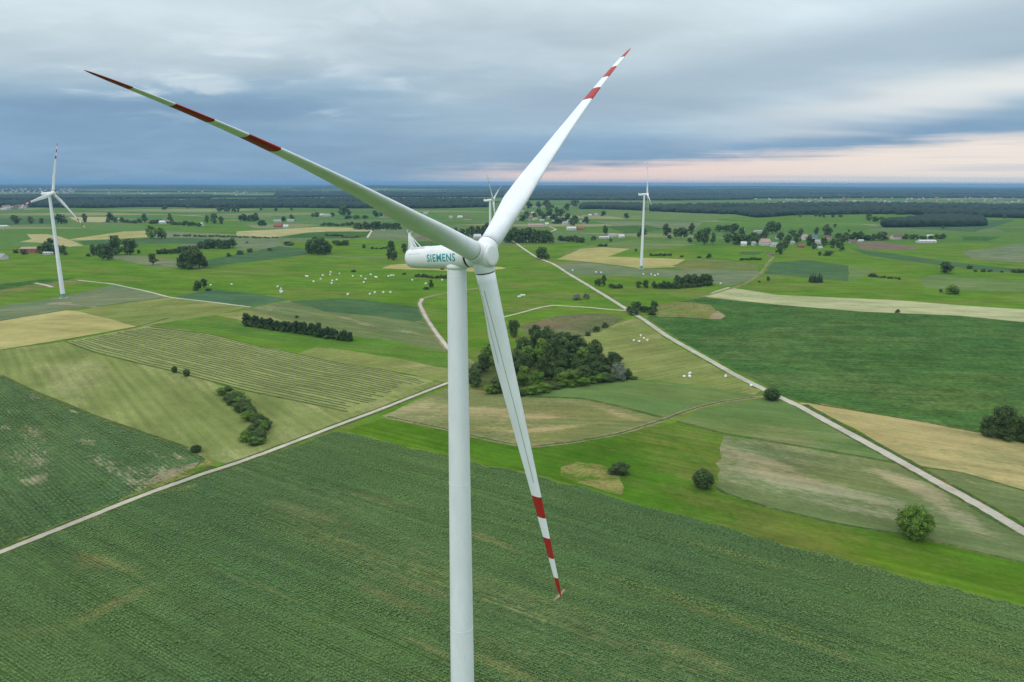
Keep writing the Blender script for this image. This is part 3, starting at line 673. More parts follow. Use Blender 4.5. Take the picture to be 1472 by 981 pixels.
def make_turbine(base, hub, yaw, phi, label, detail, bend=3.816, sag=2.4, name='wind_turbine', pitch=0.0):
    base = np.array(base, float); hub = np.array(hub, float)
    a, e1, e2 = frame(yaw)
    t = thing(name, label, 'wind turbine', base, 'wind turbines standing in the fields')
    def part(nm, vf, mat, parent=t, smooth=True):
        V, Fc = vf
        o = mesh_obj(nm, [np.asarray(v) - base for v in V], Fc, MAT[mat], parent, smooth)
        return o
    seg = 56 if detail else 24
    X, Y, Z = np.eye(3)
    # tower
    tw = hub - a * 3.6; tx = tw.copy()
    ztop = tw[2] - 1.42
    def trad(z): return 1.17 + (1.95 - 1.17) * ((ztop - z) / (ztop - base[2])) ** 1.05
    zs = np.linspace(ztop, base[2] + 4.2, 24)
    tower = part('tower', loft([circle((tx[0], tx[1], z), X, Y, trad(z), seg) for z in zs]), 'white')
    part('painted_base', loft([circle((tx[0], tx[1], z), X, Y, trad(z), seg) for z in (base[2] + 4.2, base[2] + 2, base[2] - .6)]), 'green_paint', tower)
    part('foundation', loft([circle((tx[0], tx[1], z), X, Y, r, seg) for z, r in ((base[2] - .6, 3.6), (base[2] + .25, 3.6), (base[2] + .3, 3.5), (base[2] + .3, 1.9))]), 'concrete', tower, False)
    if detail:
        for z in (ztop - .95, ztop - 27.5, ztop - 48.3, ztop - 62.0):
            part('flange_seam', loft([circle((tx[0], tx[1], z + d), X, Y, trad(z) + r, seg) for d, r in ((-.05, .0), (-.04, .016), (.04, .016), (.05, .0))]), 'white', tower)
    part('yaw_collar', loft([circle((tx[0], tx[1], z), X, Y, r, seg) for z, r in ((ztop - .02, 1.17), (ztop + .0, 1.25), (ztop + .38, 1.27), (ztop + .42, 1.2), (ztop + 1.0, 1.1))]), 'white_hub')
    # nacelle: a long drum lying along the shaft
    def ringx(d, r, up=0.0): return circle(hub + a * d + e2 * up, e1, e2, r, seg)
    prof = [(-1.72, .9), (-1.74, 1.34), (-1.84, 1.42), (-2.4, 1.45), (-5.0, 1.43), (-9.6, 1.30), (-10.4, 1.24), (-10.8, 1.12), (-11.02, .90), (-11.1, .6), (-11.12, .05)]
    nac = part('nacelle', loft([ringx(d, r) for d, r in prof], cap1=True), 'white_hub')
    part('shaft_gap', loft([ringx(d, r) for d, r in ((-1.80, 1.30), (-1.42, 1.30))]), 'dark', nac)
    if detail:
        # roof seam, hatch outline, cable port below
        for ang, d0, d1 in ((1.08, -10.0, -2.6), (2.06, -10.0, -2.6)):
            pr = lambda d, q, r: hub + a * d + (e1 * math.cos(q) + e2 * math.sin(q)) * r
            rr = lambda d: float(np.interp(-d, [2.4, 5, 9.6, 10.4], [1.45, 1.43, 1.30, 1.24]))
            V = []; Fc = []
            ds = np.linspace(d0, d1, 14)
            for d in ds: V += [pr(d, ang - .012, rr(d) + .012), pr(d, ang + .012, rr(d) + .012)]
            for k in range(len(ds) - 1): Fc.append((2 * k, 2 * k + 1, 2 * k + 3, 2 * k + 2))
            part('roof_seam', (V, Fc), 'steel', nac, False)
        # faint side panel joint
        V = []; Fc = []; ds = np.linspace(-10.2, -8.2, 6)
        pr = lambda d, q, r: hub + a * d + (e1 * math.cos(q) + e2 * math.sin(q)) * r
        for d in ds: V += [pr(d, .42, 1.345 - (-8.2 - d) * .03), pr(d, .445, 1.345 - (-8.2 - d) * .03)]
        for k in range(5): Fc.append((2 * k, 2 * k + 1, 2 * k + 3, 2 * k + 2))
        part('panel_joint', (V, Fc), 'strip', nac, False)
        cpt = hub + a * (-5.9) - e2 * 1.25
        part('drain_port', tube(cpt, cpt - e2 * .28, .3, .24, 14), 'dark', nac)
        # lettering wrapped on the drum
        cu = bpy.data.curves.new('lettering', 'FONT'); cu.body = 'SIEMENS'; cu.offset = 0.02; cu.size = 1.0; cu.resolution_u = 3; cu.space_character = 1.12
        to = bpy.data.objects.new('lettering', cu); COL.objects.link(to)
        dg = bpy.context.evaluated_depsgraph_get(); me0 = to.evaluated_get(dg).to_mesh()
        bm = bmesh.new(); bm.from_mesh(me0); to.evaluated_get(dg).to_mesh_clear()
        bmesh.ops.triangulate(bm, faces=bm.faces)
        for _ in range(2): bmesh.ops.subdivide_edges(bm, edges=[e for e in bm.edges if e.calc_length() > .12], cuts=1)
        bmesh.ops.triangulate(bm, faces=bm.faces)
        xs = [v.co.x for v in bm.verts]; ys = [v.co.y for v in bm.verts]
        x0, x1, y0, y1 = min(xs), max(xs), min(ys), max(ys)
        Wd, Ht = 4.35, .95
        for v in bm.verts:
            d = -7.1 + (v.co.x - x0) / (x1 - x0) * Wd
            q = 0.0 + ((v.co.y - y0) / (y1 - y0) - .5) * Ht / 1.42
            P = hub + a * d + (e1 * math.cos(q) + e2 * math.sin(q)) * (float(np.interp(-d, [2.4, 5, 9.6], [1.45, 1.43, 1.30])) + .012) - base
            v.co = Vector(P)
        me = bpy.data.meshes.new('lettering'); bm.to_mesh(me); bm.free()
        bpy.data.objects.remove(to)
        link('lettering', me, MAT['teal'], nac)
    # instrument mast at the rear
    rb = hub + a * (-10.6) + e2 * 1.10
    mast = []
    for s in (-1, 1):
        f0 = rb + e1 * s * .42; top_ = rb + e2 * 2.05 + e1 * s * .10 - a * .05
        mast.append(tube(f0 - e2 * .25, top_, .13, .07)); mast.append(tube(rb + a * 1.35 + e1 * s * .40 + e2 * .1, top_ - e2 * .35, .07, .05))
        mast.append(tube(rb + a * 1.6 + e1 * s * .5 + e2 * .22, rb + a * 2.6 + e1 * s * .5 + e2 * .22, .05))
    mo = part('instrument_mast', join(mast), 'white_hub')
    tri = []
    for q in (.38, .30, -.30, -.38): tri += [rb + e1 * q - e2 * .2, rb + e1 * q + a * .85 - e2 * .1, rb + e1 * q * .25 + e2 * 1.9 - a * .03]
    part('mast_panel', (tri, [(0, 1, 2), (5, 4, 3), (0, 2, 5, 3), (1, 4, 5, 2), (6, 7, 8), (11, 10, 9), (6, 8, 11, 9), (7, 10, 11, 8)]), 'white_hub', mo, False)
    part('anemometer', join([tube(rb + e2 * 2.05 - e1 * .45, rb + e2 * 2.05 + e1 * .45, .035), tube(rb + e2 * 2.05 - e1 * .42, rb + e2 * 2.4 - e1 * .42, .04), tube(rb + e2 * 2.05 + e1 * .42, rb + e2 * 2.4 + e1 * .42, .04)]), 'steel', mo)
    if detail:
        dk = [rb + a * x + e1 * y + e2 * z for z in (.0, .1) for x, y in ((.6, -.7), (2.7, -.7), (2.7, .7), (.6, .7))]
        part('roof_platform', (dk, [(0, 1, 2, 3), (4, 7, 6, 5), (0, 4, 5, 1), (1, 5, 6, 2), (2, 6, 7, 3), (3, 7, 4, 0)]), 'steel', nac, False)
    # hub
    hp = [(-1.45, 1.20), (-1.42, 1.34), (-1.2, 1.40), (-.4, 1.45), (.5, 1.45), (1.05, 1.42), (1.45, 1.34)]
    ho = part('hub', loft([ringx(d, r) for d, r in hp], cap0=True, cap1=True), 'white_hub')
    part('nose_disc', loft([ringx(d, r) for d, r in ((1.44, 1.26), (1.60, 1.25), (1.68, 1.20), (1.72, .9), (1.75, .02))], cap1=True), 'white_hub', ho)
    # blades
    for k in range(3):
        an = phi + k * 2 * math.pi / 3
        s = math.cos(an) * e2 + math.sin(an) * e1
        y_ = np.cross(s, a); n_ = -y_
        sg = sag * float(n_ @ np.array([0, 0, -1.0]))
        cb, sb = math.cos(pitch), math.sin(pitch)
        def loc(z, p):
            q = (z / BL) ** 2
            p = (p[0] * cb - p[1] * sb, p[0] * sb + p[1] * cb)
            return hub + s * z + a * (p[0] + bend * z / BL) + y_ * p[1] + n_ * sg * q * z / BL
        def span(z0, z1, m, mat, nm, parent, cap=False, c0=False):
            zz = np.linspace(z0, z1, m)
            return part(nm, loft([[loc(z, p) for p in blade_section(z)] for z in zz], cap1=cap, cap0=c0), mat, parent)
        def ringz(z, r): return [loc(z, (r * math.cos(q), r * math.sin(q))) for q in np.linspace(0, 2 * math.pi, 37)[:-1]]
        ed = [BL - f_ * (BL - 1.6) for f_ in (.332, .264, .198, .130, .065)]
        bo = span(2.08, ed[0], 34 if detail else 16, 'white', 'blade', t, c0=True)
        part('root_cuff', loft([ringz(z, r) for z, r in ((.7, 1.24), (1.86, 1.24), (1.93, 1.20), (1.93, .5))]), 'white_hub', bo)
        part('root_joint', loft([ringz(z, 1.10) for z in (1.85, 2.14)]), 'dark', bo)
        span(ed[0], ed[1], 5, 'red', 'red_band', bo); span(ed[1], ed[2], 5, 'white', 'white_band', bo)
        span(ed[2], ed[3], 5, 'red', 'red_band', bo); span(ed[3], ed[4], 5, 'white', 'white_band', bo)
        span(ed[4], BL, 12, 'red', 'red_tip', bo, True)
        if detail:
            for side in (1,):
                for z0, z1, i0, off in ((4.0, 29.5, 5.6, 0), (3.2, 13.5, 8.4, 0)):
                    V = []; Fc = []; zz = np.linspace(z0, z1, 26)
                    for z in zz:
                        sec = blade_section(z)
                        ii = i0 if side > 0 else 28 - i0
                        j = int(ii); fr = ii - j
                        p = np.array(sec[j % 28]) * (1 - fr) + np.array(sec[(j + 1) % 28]) * fr
                        tn = np.array(sec[(j + 1) % 28]) - np.array(sec[j % 28]); tn /= np.linalg.norm(tn)
                        nr = np.array([tn[1], -tn[0]])
                        p = p + nr * .03
                        V += [loc(z, p - tn * .035), loc(z, p + tn * .035)]
                    for q in range(len(zz) - 1): Fc.append((2 * q, 2 * q + 1, 2 * q + 3, 2 * q + 2))
                    part('vortex_strip', (V, Fc), 'strip', bo, False)
    return t
def at_d(u, v, D, z=None):
    d = np.array(ray(u, v)); d = d / math.hypot(d[0], d[1]) * D
    return d + np.array([0, 0, CAM_H])
HUB = np.array([-3.6425, 83.275, CAM_H - 8.243])
_a, _, _ = frame(.57237)
_b = HUB - _a * 3.6
make_turbine((_b[0], _b[1], float(hgt(_b[0], _b[1]))), HUB, .57237, 1.2069, 'large white wind turbine in the foreground with lettering on its nacelle', True)
for (hu, hv, D, yaw, phi, lab) in ((76, 278, 771, 6, 102, 'white wind turbine at the left standing in a grey-green grain field'),
                                  (930.5, 279.5, 930, 8, 105, 'slender white wind turbine on the right beside a grain field dotted with bales'),
                                  (709, 288, 830, 10, 52, 'white wind turbine half hidden behind the foreground rotor')):
    h_ = at_d(hu, hv, D); aa, _, _ = frame(R(yaw)); bb = h_ - aa * 3.6
    make_turbine((bb[0], bb[1], float(hgt(bb[0], bb[1]))), h_, R(yaw), R(phi), lab, False, 3.0, 1.2, pitch=R(82))
# ------------------------------------------------------------------ maize plants (uncountable: one object)
def clump(seed, leaves=6):
    r = np.random.default_rng(seed); V = []; Q = []
    for k in range(leaves):
        an = k * 2 * math.pi / leaves + r.uniform(-.5, .5); L = r.uniform(.40, .62); w = r.uniform(.09, .13); z0 = r.uniform(.18, .40); up = r.uniform(.14, .30)
        d = np.array([math.cos(an), math.sin(an), 0]); p = np.array([-d[1], d[0], 0])
        for c, ww in ((np.array([0, 0, z0]), w * .6), (d * L * .55 + [0, 0, z0 + up], w), (d * L + [0, 0, z0 + up * .55], w * .5)):
            V += [c - p * ww, c + p * ww]
        n = len(V) - 6
        Q += [(n, n + 1, n + 3, n + 2), (n + 2, n + 3, n + 5, n + 4)]
    return np.array(V), np.array(Q)
def scatter_plants(name, poly, rowdir, row, step, mat, size, keep=None, label=None, seed=1):
    r = np.random.default_rng(seed)
    c, s = math.cos(rowdir), math.sin(rowdir)
    q = np.column_stack([poly[:, 0] * c + poly[:, 1] * s, -poly[:, 0] * s + poly[:, 1] * c])
    lo, hi = q.min(0), q.max(0)
    gx, gy = np.meshgrid(np.arange(lo[0], hi[0], step), np.arange(lo[1], hi[1], row))
    gx = gx.ravel() + r.normal(0, step * .28, gx.size); gy = gy.ravel() + r.normal(0, row * .10, gy.size)
    X, Y = gx * c - gy * s, gx * s + gy * c
    # what the lens (and one a step aside) can see
    Zc = Y * cp_ + CAM_H * sp_; uu = X / Zc * FPX; vv = -(Y * sp_ - CAM_H * cp_) / Zc * FPX
    m = (np.abs(uu) < 736 * 1.10) & (vv < 490 * 1.10) & (Y > 40)
    X, Y = X[m], Y[m]
    m = inside(poly, np.column_stack([X, Y])); X, Y = X[m], Y[m]
    if keep is not None:
        m = keep(X, Y, r); X, Y = X[m], Y[m]
    n = len(X); Z = hgt(X, Y)
    protos = [clump(i) for i in range(5)]
    Vs, Qs, off = [], [], 0
    pick = r.integers(0, 5, n)
    for k, (V, Q) in enumerate(protos):
        i = np.where(pick == k)[0]; m_ = len(i)
        if not m_: continue
        a = r.uniform(0, 6.28, m_); sc = size * r.uniform(.75, 1.3, m_)
        ca, sa = np.cos(a) * sc, np.sin(a) * sc
        W = np.empty((m_, len(V), 3), np.float32)
        W[:, :, 0] = V[None, :, 0] * ca[:, None] - V[None, :, 1] * sa[:, None] + X[i, None]
        W[:, :, 1] = V[None, :, 0] * sa[:, None] + V[None, :, 1] * ca[:, None] + Y[i, None]
        W[:, :, 2] = V[None, :, 2] * sc[:, None] + Z[i, None] - .15
        Vs.append(W.reshape(-1, 3)); Qs.append((Q[None] + (np.arange(m_) * len(V))[:, None, None] + off).reshape(-1, 4)); off += m_ * len(V)
    print(name, n, 'plants')
    o = link(name, np_mesh(name, np.concatenate(Vs), np.concatenate(Qs)), mat, kind='stuff')
    return tag(o, label, 'crop')
iM = [i for i, f in enumerate(F) if f[1] is None][0]
iP = [i for i, f in enumerate(F) if f[1] == 'crop_p'][0]
_bare = POLYS[iM + 1]
def on_lane(X, Y):
    hit = np.zeros(len(X), bool); c = np.column_stack([X, Y])
    for f, P in zip(F, POLYS):
        if f[0] in ('gravel_road', 'grass_verge', 'dirt_road'): hit |= inside(P, c)
    return hit
def keep_m(X, Y, r):
    v = (-X * math.sin(ROW) + Y * math.cos(ROW)) % 27.0           # a pair of wheel tracks every 27 m
    track = (np.abs(v - 5) < .45) | (np.abs(v - 6.9) < .45)
    return ~on_lane(X, Y) & ~inside(_bare, np.column_stack([X, Y])) & ~(track & (r.random(len(X)) < .75))
scatter_plants('maize_plants', POLYS[iM], ROW, 0.80, 0.74, MAT['maize'], 0.72, keep_m, 'rows of young green maize filling the foreground field', 1)
def keep_p(X, Y, r):
    c, s = math.cos(R(-42)), math.sin(R(-42)); u, v = X * c + Y * s, -X * s + Y * c
    n = np.sin(u / 19 + 3 * np.sin(v / 31)) + np.sin(v / 7.3 + 2 * np.sin(u / 23)) + np.sin((u - v) / 13 + 1.3)
    return (r.uniform(-2.4, 2.4, len(X)) + n * .9 > -.2) & ~on_lane(X, Y)
scatter_plants('crop_plants', POLYS[iP], R(-42), 1.25, 1.1, MAT['maize'], 0.85, keep_p, 'patchy green crop with bare spots left of the gravel lane', 2)

# ------------------------------------------------------------------ hay swaths
def smooth_line(px):
    P = np.array([G(*p)[:2] for p in px]); d = np.r_[0, np.cumsum(np.hypot(*np.diff(P, axis=0).T))]
    t_ = np.linspace(0, d[-1], 90)
    Q = np.column_stack([np.interp(t_, d, P[:, 0]), np.interp(t_, d, P[:, 1])])
    for _ in range(6): Q[1:-1] = .25 * Q[:-2] + .5 * Q[1:-1] + .25 * Q[2:]
    return Q
TL, BLn = smooth_line(TOPL), smooth_line(BOTL)
NS = 22
for k in range(1, NS):
    f_ = k / NS
    P = TL * (1 - f_) + BLn * f_
    r = np.random.default_rng(900 + k)
    n0, n1 = r.integers(1, 3), 90 - r.integers(1, 5)
    P = P[n0:n1]; T = np.gradient(P, axis=0); T /= np.linalg.norm(T, axis=1)[:, None]; Nn = np.column_stack([-T[:, 1], T[:, 0]])
    wob = np.convolve(r.normal(0, .9, len(P) + 8), np.ones(9) / 9, 'valid')
    P = P + Nn * wob[:, None]
    rings = []
    for p, n in zip(P, Nn):
        w = .62 * r.uniform(.75, 1.25); h = .34 * r.uniform(.7, 1.3); z = float(hgt(*p))
        rings.append([(p[0] + n[0] * w * q, p[1] + n[1] * w * q, z + h * g - .03) for q, g in ((1, 0), (.5, .8), (-.1, 1), (-.6, .7), (-1, 0))])
    V, Fc = loft(rings, close=False)
    o = mesh_obj('hay_swath', V, Fc, MAT['hay'])
    tag(o, 'long raked row of drying hay in the striped meadow on the left', 'hay row', 'hay rows across the striped meadow')

# ------------------------------------------------------------------ trees and shrubs
def ico(sub):
    bm = bmesh.new(); bmesh.ops.create_icosphere(bm, subdivisions=sub, radius=1.0)
    V = np.array([v.co[:] for v in bm.verts]); Fc = np.array([[v.index for v in f.verts] for f in bm.faces]); bm.free(); return V, Fc
ICO1, ICO2 = ico(1), ico(2)
def crown_mesh(name, seed, leaves, size, kind):
    """foliage in a unit box: lobes with a rough core each and many leaf cards around them"""
    r = np.random.default_rng(seed); lob = []
    if kind == 'tree':
        n = 22
        for k in range(n):
            h = r.uniform(.15, .90); rad = .36 * math.sqrt(max(.12, 1 - ((h - .48) / .52) ** 2))
            an = k * 2.4 + r.uniform(-.4, .4); rr = rad * r.uniform(.25, .95)
            lob.append((rr * math.cos(an), rr * math.sin(an), h, r.uniform(.10, .17)))
        lob.append((0, 0, .6, .22)); lob.append((r.uniform(-.1, .1), r.uniform(-.1, .1), .84, .15))
    elif kind == 'shrub':
        for k in range(20):
            h = r.uniform(.12, .80); rad = .36 * math.sqrt(max(.08, 1 - ((h - .3) / .62) ** 2)); an = k * 2.4 + r.uniform(-.4, .4)
            rr = rad * r.uniform(.2, 1); lob.append((rr * math.cos(an), rr * math.sin(an), h, r.uniform(.10, .17)))
        lob.append((0, 0, .42, .28))
    elif kind == 'ball':
        for k in range(44):
            cz = 1 - 2 * (k + .5) / 44; rr = math.sqrt(1 - cz * cz); an = k * 2.4 + r.uniform(-.2, .2)
            q = .345 * r.uniform(.88, 1.06); lob.append((q * rr * math.cos(an), q * rr * math.sin(an), .47 + .37 * cz * r.uniform(.9, 1.05), r.uniform(.10, .145)))
        lob.append((0, 0, .47, .36))
    else:                                   # conifer
        for k in range(16):
            h = .10 + .84 * k / 16; rad = .40 * (1 - (h - .08) / .95); an = k * 2.4
            lob.append((rad * .5 * math.cos(an), rad * .5 * math.sin(an), h, max(.05, rad * .62)))
    Vs, Fs, off = [], [], 0
    for x, y, z, ra in lob:
        V, Fc = ICO1
        W = V * (ra * .66 * (1 + r.normal(0, .15, (len(V), 1)))) * [1, 1, .9] + [x, y, z]
        Vs.append(W); Fs.append(Fc + off); off += len(W)
    L = np.array(lob); pr = L[:, 3] ** 2; pick = r.choice(len(lob), leaves, p=pr / pr.sum())
    d = r.normal(size=(leaves, 3)); d[:, 2] += .25; d /= np.linalg.norm(d, axis=1)[:, None]
    c = L[pick, :3] + d * (L[pick, 3:4] * r.uniform(.60, 1.25, (leaves, 1)))
    c[:, 2] = np.clip(c[:, 2], .03, 1.0)
    nrm = d + r.normal(0, .55, (leaves, 3)); nrm /= np.linalg.norm(nrm, axis=1)[:, None]
    t1 = np.cross(nrm, r.normal(size=(leaves, 3))); t1 /= np.linalg.norm(t1, axis=1)[:, None]; t2 = np.cross(nrm, t1)
    s1 = size * r.uniform(.6, 1.3, (leaves, 1)); s2 = s1 * r.uniform(.5, .9, (leaves, 1))
    W = np.stack([c - t1 * s1, c + t2 * s2 - nrm * s1 * .2, c + t1 * s1, c - t2 * s2 - nrm * s1 * .2], 1).reshape(-1, 3)
    i = np.arange(leaves) * 4 + off
    Fs.append(np.column_stack([i, i + 1, i + 2])); Fs.append(np.column_stack([i, i + 2, i + 3])); Vs.append(W)
    return np_mesh(name, np.concatenate(Vs), np.concatenate(Fs))
def trunk_mesh(name, seed, top=.8):
    r = np.random.default_rng(seed); parts = []
    parts.append(tube((0, 0, -.03), (.005, .0, .32), .036, .026, 7)); parts.append(tube((.005, 0, .31), (.01, .012, top), .026, .008, 6))
    for k in range(5):
        an = k * 1.26 + r.uniform(-.3, .3); h = r.uniform(.22, .45)
        parts.append(tube((0, 0, h), (.26 * math.cos(an), .26 * math.sin(an), h + r.uniform(.16, .28)), .014, .004, 5))
    V, Fc = join(parts); me = bpy.data.meshes.new(name); me.from_pydata([tuple(map(float, v)) for v in V], [], Fc); me.update(); return me
PROTO = {}
for kind in ('tree', 'shrub', 'conifer', 'ball'):
    for lod, (n, s, cnt) in {'near': (6000, .023, 5), 'mid': (1300, .046, 6), 'far': (260, .085, 6)}.items():
        PROTO[kind, lod] = [crown_mesh('crown', hash((kind, lod, i)) % 9999 if False else (len(kind) * 100 + len(lod) * 17 + i * 7), n, s, kind) for i in range(cnt)]
TRUNK = [trunk_mesh('trunk', i) for i in range(4)]
for me in TRUNK: me.materials.append(MAT['bark'])
MESH_MAT = {}
def crown_with(me, mat):
    k = (me.name, mat)
    if k not in MESH_MAT:
        c = me.copy() if me.materials else me
        if me.materials: c.materials.clear()
        c.materials.append(MAT[mat]); MESH_MAT[k] = c
    return MESH_MAT[k]
CNT = [0]
def plant(u, v, wpx, hpx, label, group=None, kind='tree', mat='leaf', xy=None):
    P = G(u, v) if xy is None else np.array([xy[0], xy[1], float(hgt(*xy))])
    s = mpp(P); CNT[0] += 1; r = random.Random(CNT[0] * 31 + 5)
    w, h = wpx * s * {'shrub': 1.32, 'ball': 1.06}.get(kind, 1.25), hpx * s * 1.04
    D = math.hypot(P[0], P[1]); lod = 'near' if D < 420 else 'mid' if D < 1250 else 'far'
    me = crown_with(r.choice(PROTO[kind, lod]), mat)
    ball = kind == 'ball'; kind = 'shrub' if ball else kind
    cat = {'tree': 'tree', 'shrub': 'shrub', 'conifer': 'tree'}[kind]
    nm = {'tree': 'broadleaf_tree', 'shrub': 'shrub', 'conifer': 'conifer_tree'}[kind]
    if kind == 'shrub':
        o = bpy.data.objects.new(nm, me); COL.objects.link(o); o.location = tuple(P - [0, 0, .1]); o.rotation_euler = (0, 0, r.uniform(0, 6.28)); o.scale = (w, w, h)
        return tag(o, label, cat, group)
    t = thing(nm, label, cat, P, group, r.uniform(0, 6.28), (w, w, h))
    for n_, m_ in (('crown', me), ('trunk', r.choice(TRUNK))):
        c = bpy.data.objects.new(n_, m_); COL.objects.link(c); c.parent = t
    return t
def row(p0, p1, n, w, h, label, group, kind='tree', mat='leaf', jit=(1.5, .6), seed=0):
    r = random.Random(seed + n)
    for k in range(n):
        f_ = (k + .5) / n
        plant(p0[0] + (p1[0] - p0[0]) * f_ + r.uniform(-1, 1) * jit[0], p0[1] + (p1[1] - p0[1]) * f_ + r.uniform(-1, 1) * jit[1],
              w * r.uniform(.8, 1.25), h * r.uniform(.72, 1.2), label, group, kind, mat)
# nearest, told apart one by one
plant(1313, 774, 51, 51, 'round bright green bush tree standing alone between lane and bright meadow', None, 'ball', 'leaf_light')
plant(1010, 701, 34, 28, 'round dark shrub at the corner of the bright green meadow', None, 'ball')
plant(891, 681, 26, 17, 'low dark shrub beside the dry weed patch', None, 'shrub')
plant(880, 680, 14, 8, 'small low shrub at the left foot of a larger one by the weed patch', None, 'shrub')
plant(1109, 575, 27, 18, 'wide dense green bush beside the gravel road at the track junction', None, 'ball')
plant(282, 650, 17, 11, 'round green bush at the corner where crop and mown field meet', None, 'ball')
plant(251, 536, 9, 10, 'left one of two small round bushes on the hay meadow edge', None, 'ball')
plant(268.5, 541, 10.5, 11, 'right one of two small round bushes on the hay meadow edge', None, 'ball')
plant(738, 485, 17, 24, 'single upright tree right of the hanging blade above the copse', None, 'tree')
plant(769, 486, 19, 18, 'round dark tree between the copse and the brown slope', None, 'tree')
for k, (u, v, w, h) in enumerate(((801, 489, 18, 11), (815, 490, 20, 13), (828, 490, 16, 10))): plant(u, v, w, h, 'dark shrub in the low thicket behind the copse', 'thicket behind the copse', 'shrub')
for u, v, w, h, l in ((845, 483, 9, 7, 'smallest, left one'), (857.5, 477, 10, 9, 'middle one'), (870, 471, 10, 8, 'right one')): plant(u, v, w, h, l + ' of three shrubs rising along the brown slope', None, 'shrub')
# copse in the middle
cop = np.array([G(*p)[:2] for p in [(676, 560), (700, 567), (740, 566), (790, 559), (850, 551), (903, 546), (890, 526), (850, 508), (800, 500), (745, 508), (690, 530)]])
pts = []
while len(pts) < 62:
    c = cop.min(0) + rng.random(2) * (cop.max(0) - cop.min(0))
    if inside(cop, c[None])[0] and all(np.hypot(*(c - q)) > 4.6 for q in pts): pts.append(c)
for c in pts:
    P = np.array([c[0], c[1], 0]); uu = 736 + c[0] / depth(P) * FPX
    hh = np.interp(uu, [676, 700, 770, 830, 860, 905], [22, 26, 29, 27, 21, 16]) * random.uniform(.68, 1.18)
    plant(0, 0, random.uniform(17, 27) * (.8 if uu > 850 else 1), hh, 'tall dark tree in the copse behind the hanging blade', 'trees of the central copse', 'tree', random.choice(['leaf', 'leaf', 'leaf', 'leaf_light']), c)
for u, v, w, h, m in ((765, 566, 26, 14, 'leaf_light'), (782, 563, 24, 14, 'leaf_light'), (836, 554, 24, 13, 'leaf_light'), (858, 550, 24, 14, 'leaf_light'), (705, 566, 18, 16, 'leaf_light'), (748, 569, 18, 10, 'leaf'),
                      (872, 549, 20, 16, 'leaf'), (820, 556, 18, 11, 'leaf_light'), (800, 559, 16, 9, 'leaf')):
    plant(u, v, w, h, 'leafy green shrub along the front edge of the central copse', 'shrubs edging the central copse', 'shrub', m)
plant(890, 547, 22, 28, 'silvery grey tree at the right end of the central copse', None, 'shrub', 'leaf_grey')
plant(901, 545, 14, 18, 'small dark shrub ending the central copse on the right', None, 'shrub')
plant(911, 545, 12, 4, 'flat bush lying just right of the central copse', None, 'shrub')
for u, v, w, h in ((1437, 629, 34, 44), (1424, 628, 24, 30), (1415, 626, 18, 22), (1452, 632, 26, 32), (1471, 634, 30, 36), (1444, 633, 22, 18), (1490, 640, 32, 40)):
    plant(u, v, w, h, 'dark tree in the clump at the right edge', 'clump at the right edge')
# shrub hedge in the mown field
hl = [(323, 563), (331, 571), (339, 576), (348, 582), (352, 590), (361, 594), (366, 602), (372, 607), (378, 616), (372, 622), (366, 630), (362, 622), (356, 628), (381, 612), (345, 588), (357, 601), (374, 630), (365, 636), (353, 630), (369, 614), (376, 604), (341, 570), (333, 578), (357, 586)]
hp_ = np.array([(322, 561), (336, 572), (352, 588), (368, 603), (377, 616), (368, 634)]); hd = np.linspace(0, 5, 22)
hl += [(np.interp(t_, range(6), hp_[:, 0]) + random.uniform(-3, 3), np.interp(t_, range(6), hp_[:, 1]) + random.uniform(-2, 2)) for t_ in hd]
for k, (u, v) in enumerate(hl): plant(u, v + 4, random.uniform(14, 22), random.uniform(10, 16), 'green shrub in the curved thicket inside the mown field', 'curved thicket in the mown field', 'shrub', 'leaf_light' if k % 3 == 0 else 'leaf')
row((351, 467), (505, 491), 34, 9, 15, 'slim tree in the dark hedgerow across the left fields', 'hedgerow across the left fields', 'tree', 'needle', (1.5, 1.0))
row((351, 468), (505, 491.5), 20, 10, 8, 'low shrub filling the dark hedgerow across the left fields', 'shrubs of the hedgerow', 'shrub', 'leaf', (1.5, .8))
plant(427, 457, 5, 4, 'tiny bush in the pale field above the hedgerow', None, 'shrub')
for u, v, w, h, l in ((284, 418, 12, 14, 'left tree of a small group beside the potato field'), (294, 414, 9, 13, 'right tree of a small group beside the potato field')): plant(u, v, w, h, l)
plant(300, 418, 8, 4, 'low bush at the foot of the trees beside the potato field', None, 'shrub')
# middle distance left
for u, v, w, h in ((266, 386, 20, 24), (276, 387, 22, 28), (287, 386, 20, 24), (272, 383, 20, 28), (282, 382, 20, 27), (262, 384, 12, 16), (294, 385, 10, 16)): plant(u, v, w, h, 'tree in the large round clump left of the meadow bales', 'large round clump')
plant(220, 381, 14, 16, 'single dark tree between the farm track and the round clump')
for u, v, w, h in ((135, 368, 10, 16), (147, 372, 16, 20), (155, 374, 18, 22), (166, 367, 22, 27), (187, 366, 21, 21)): plant(u, v, w, h, 'tall dark tree in the row right of the left turbine tower', 'row right of the left tower')
plant(127, 369, 6, 5, 'small bush left of the tall tree row', None, 'shrub'); plant(200, 365, 5, 6, 'small bush right of the tall tree row', None, 'shrub')
for u, v, w, h in ((217, 343.5, 15, 18), (232, 343, 15, 16)): plant(u, v, w, h, 'thin pale tree of a pair in the stubble strip', 'pair of thin trees', 'tree', 'leaf_light')
for u, v, w, h in ((66, 365, 16, 16), (74, 364, 16, 20), (82, 366, 16, 14), (58, 364, 10, 10), (92, 367, 10, 14)): plant(u, v, w, h, 'dark tree behind the long red-walled barn', 'trees behind the barn')
plant(35, 366, 9, 8, 'dark bush in front of the long barn', None, 'shrub'); plant(23, 364, 8, 6, 'bush left of the long barn', None, 'shrub')
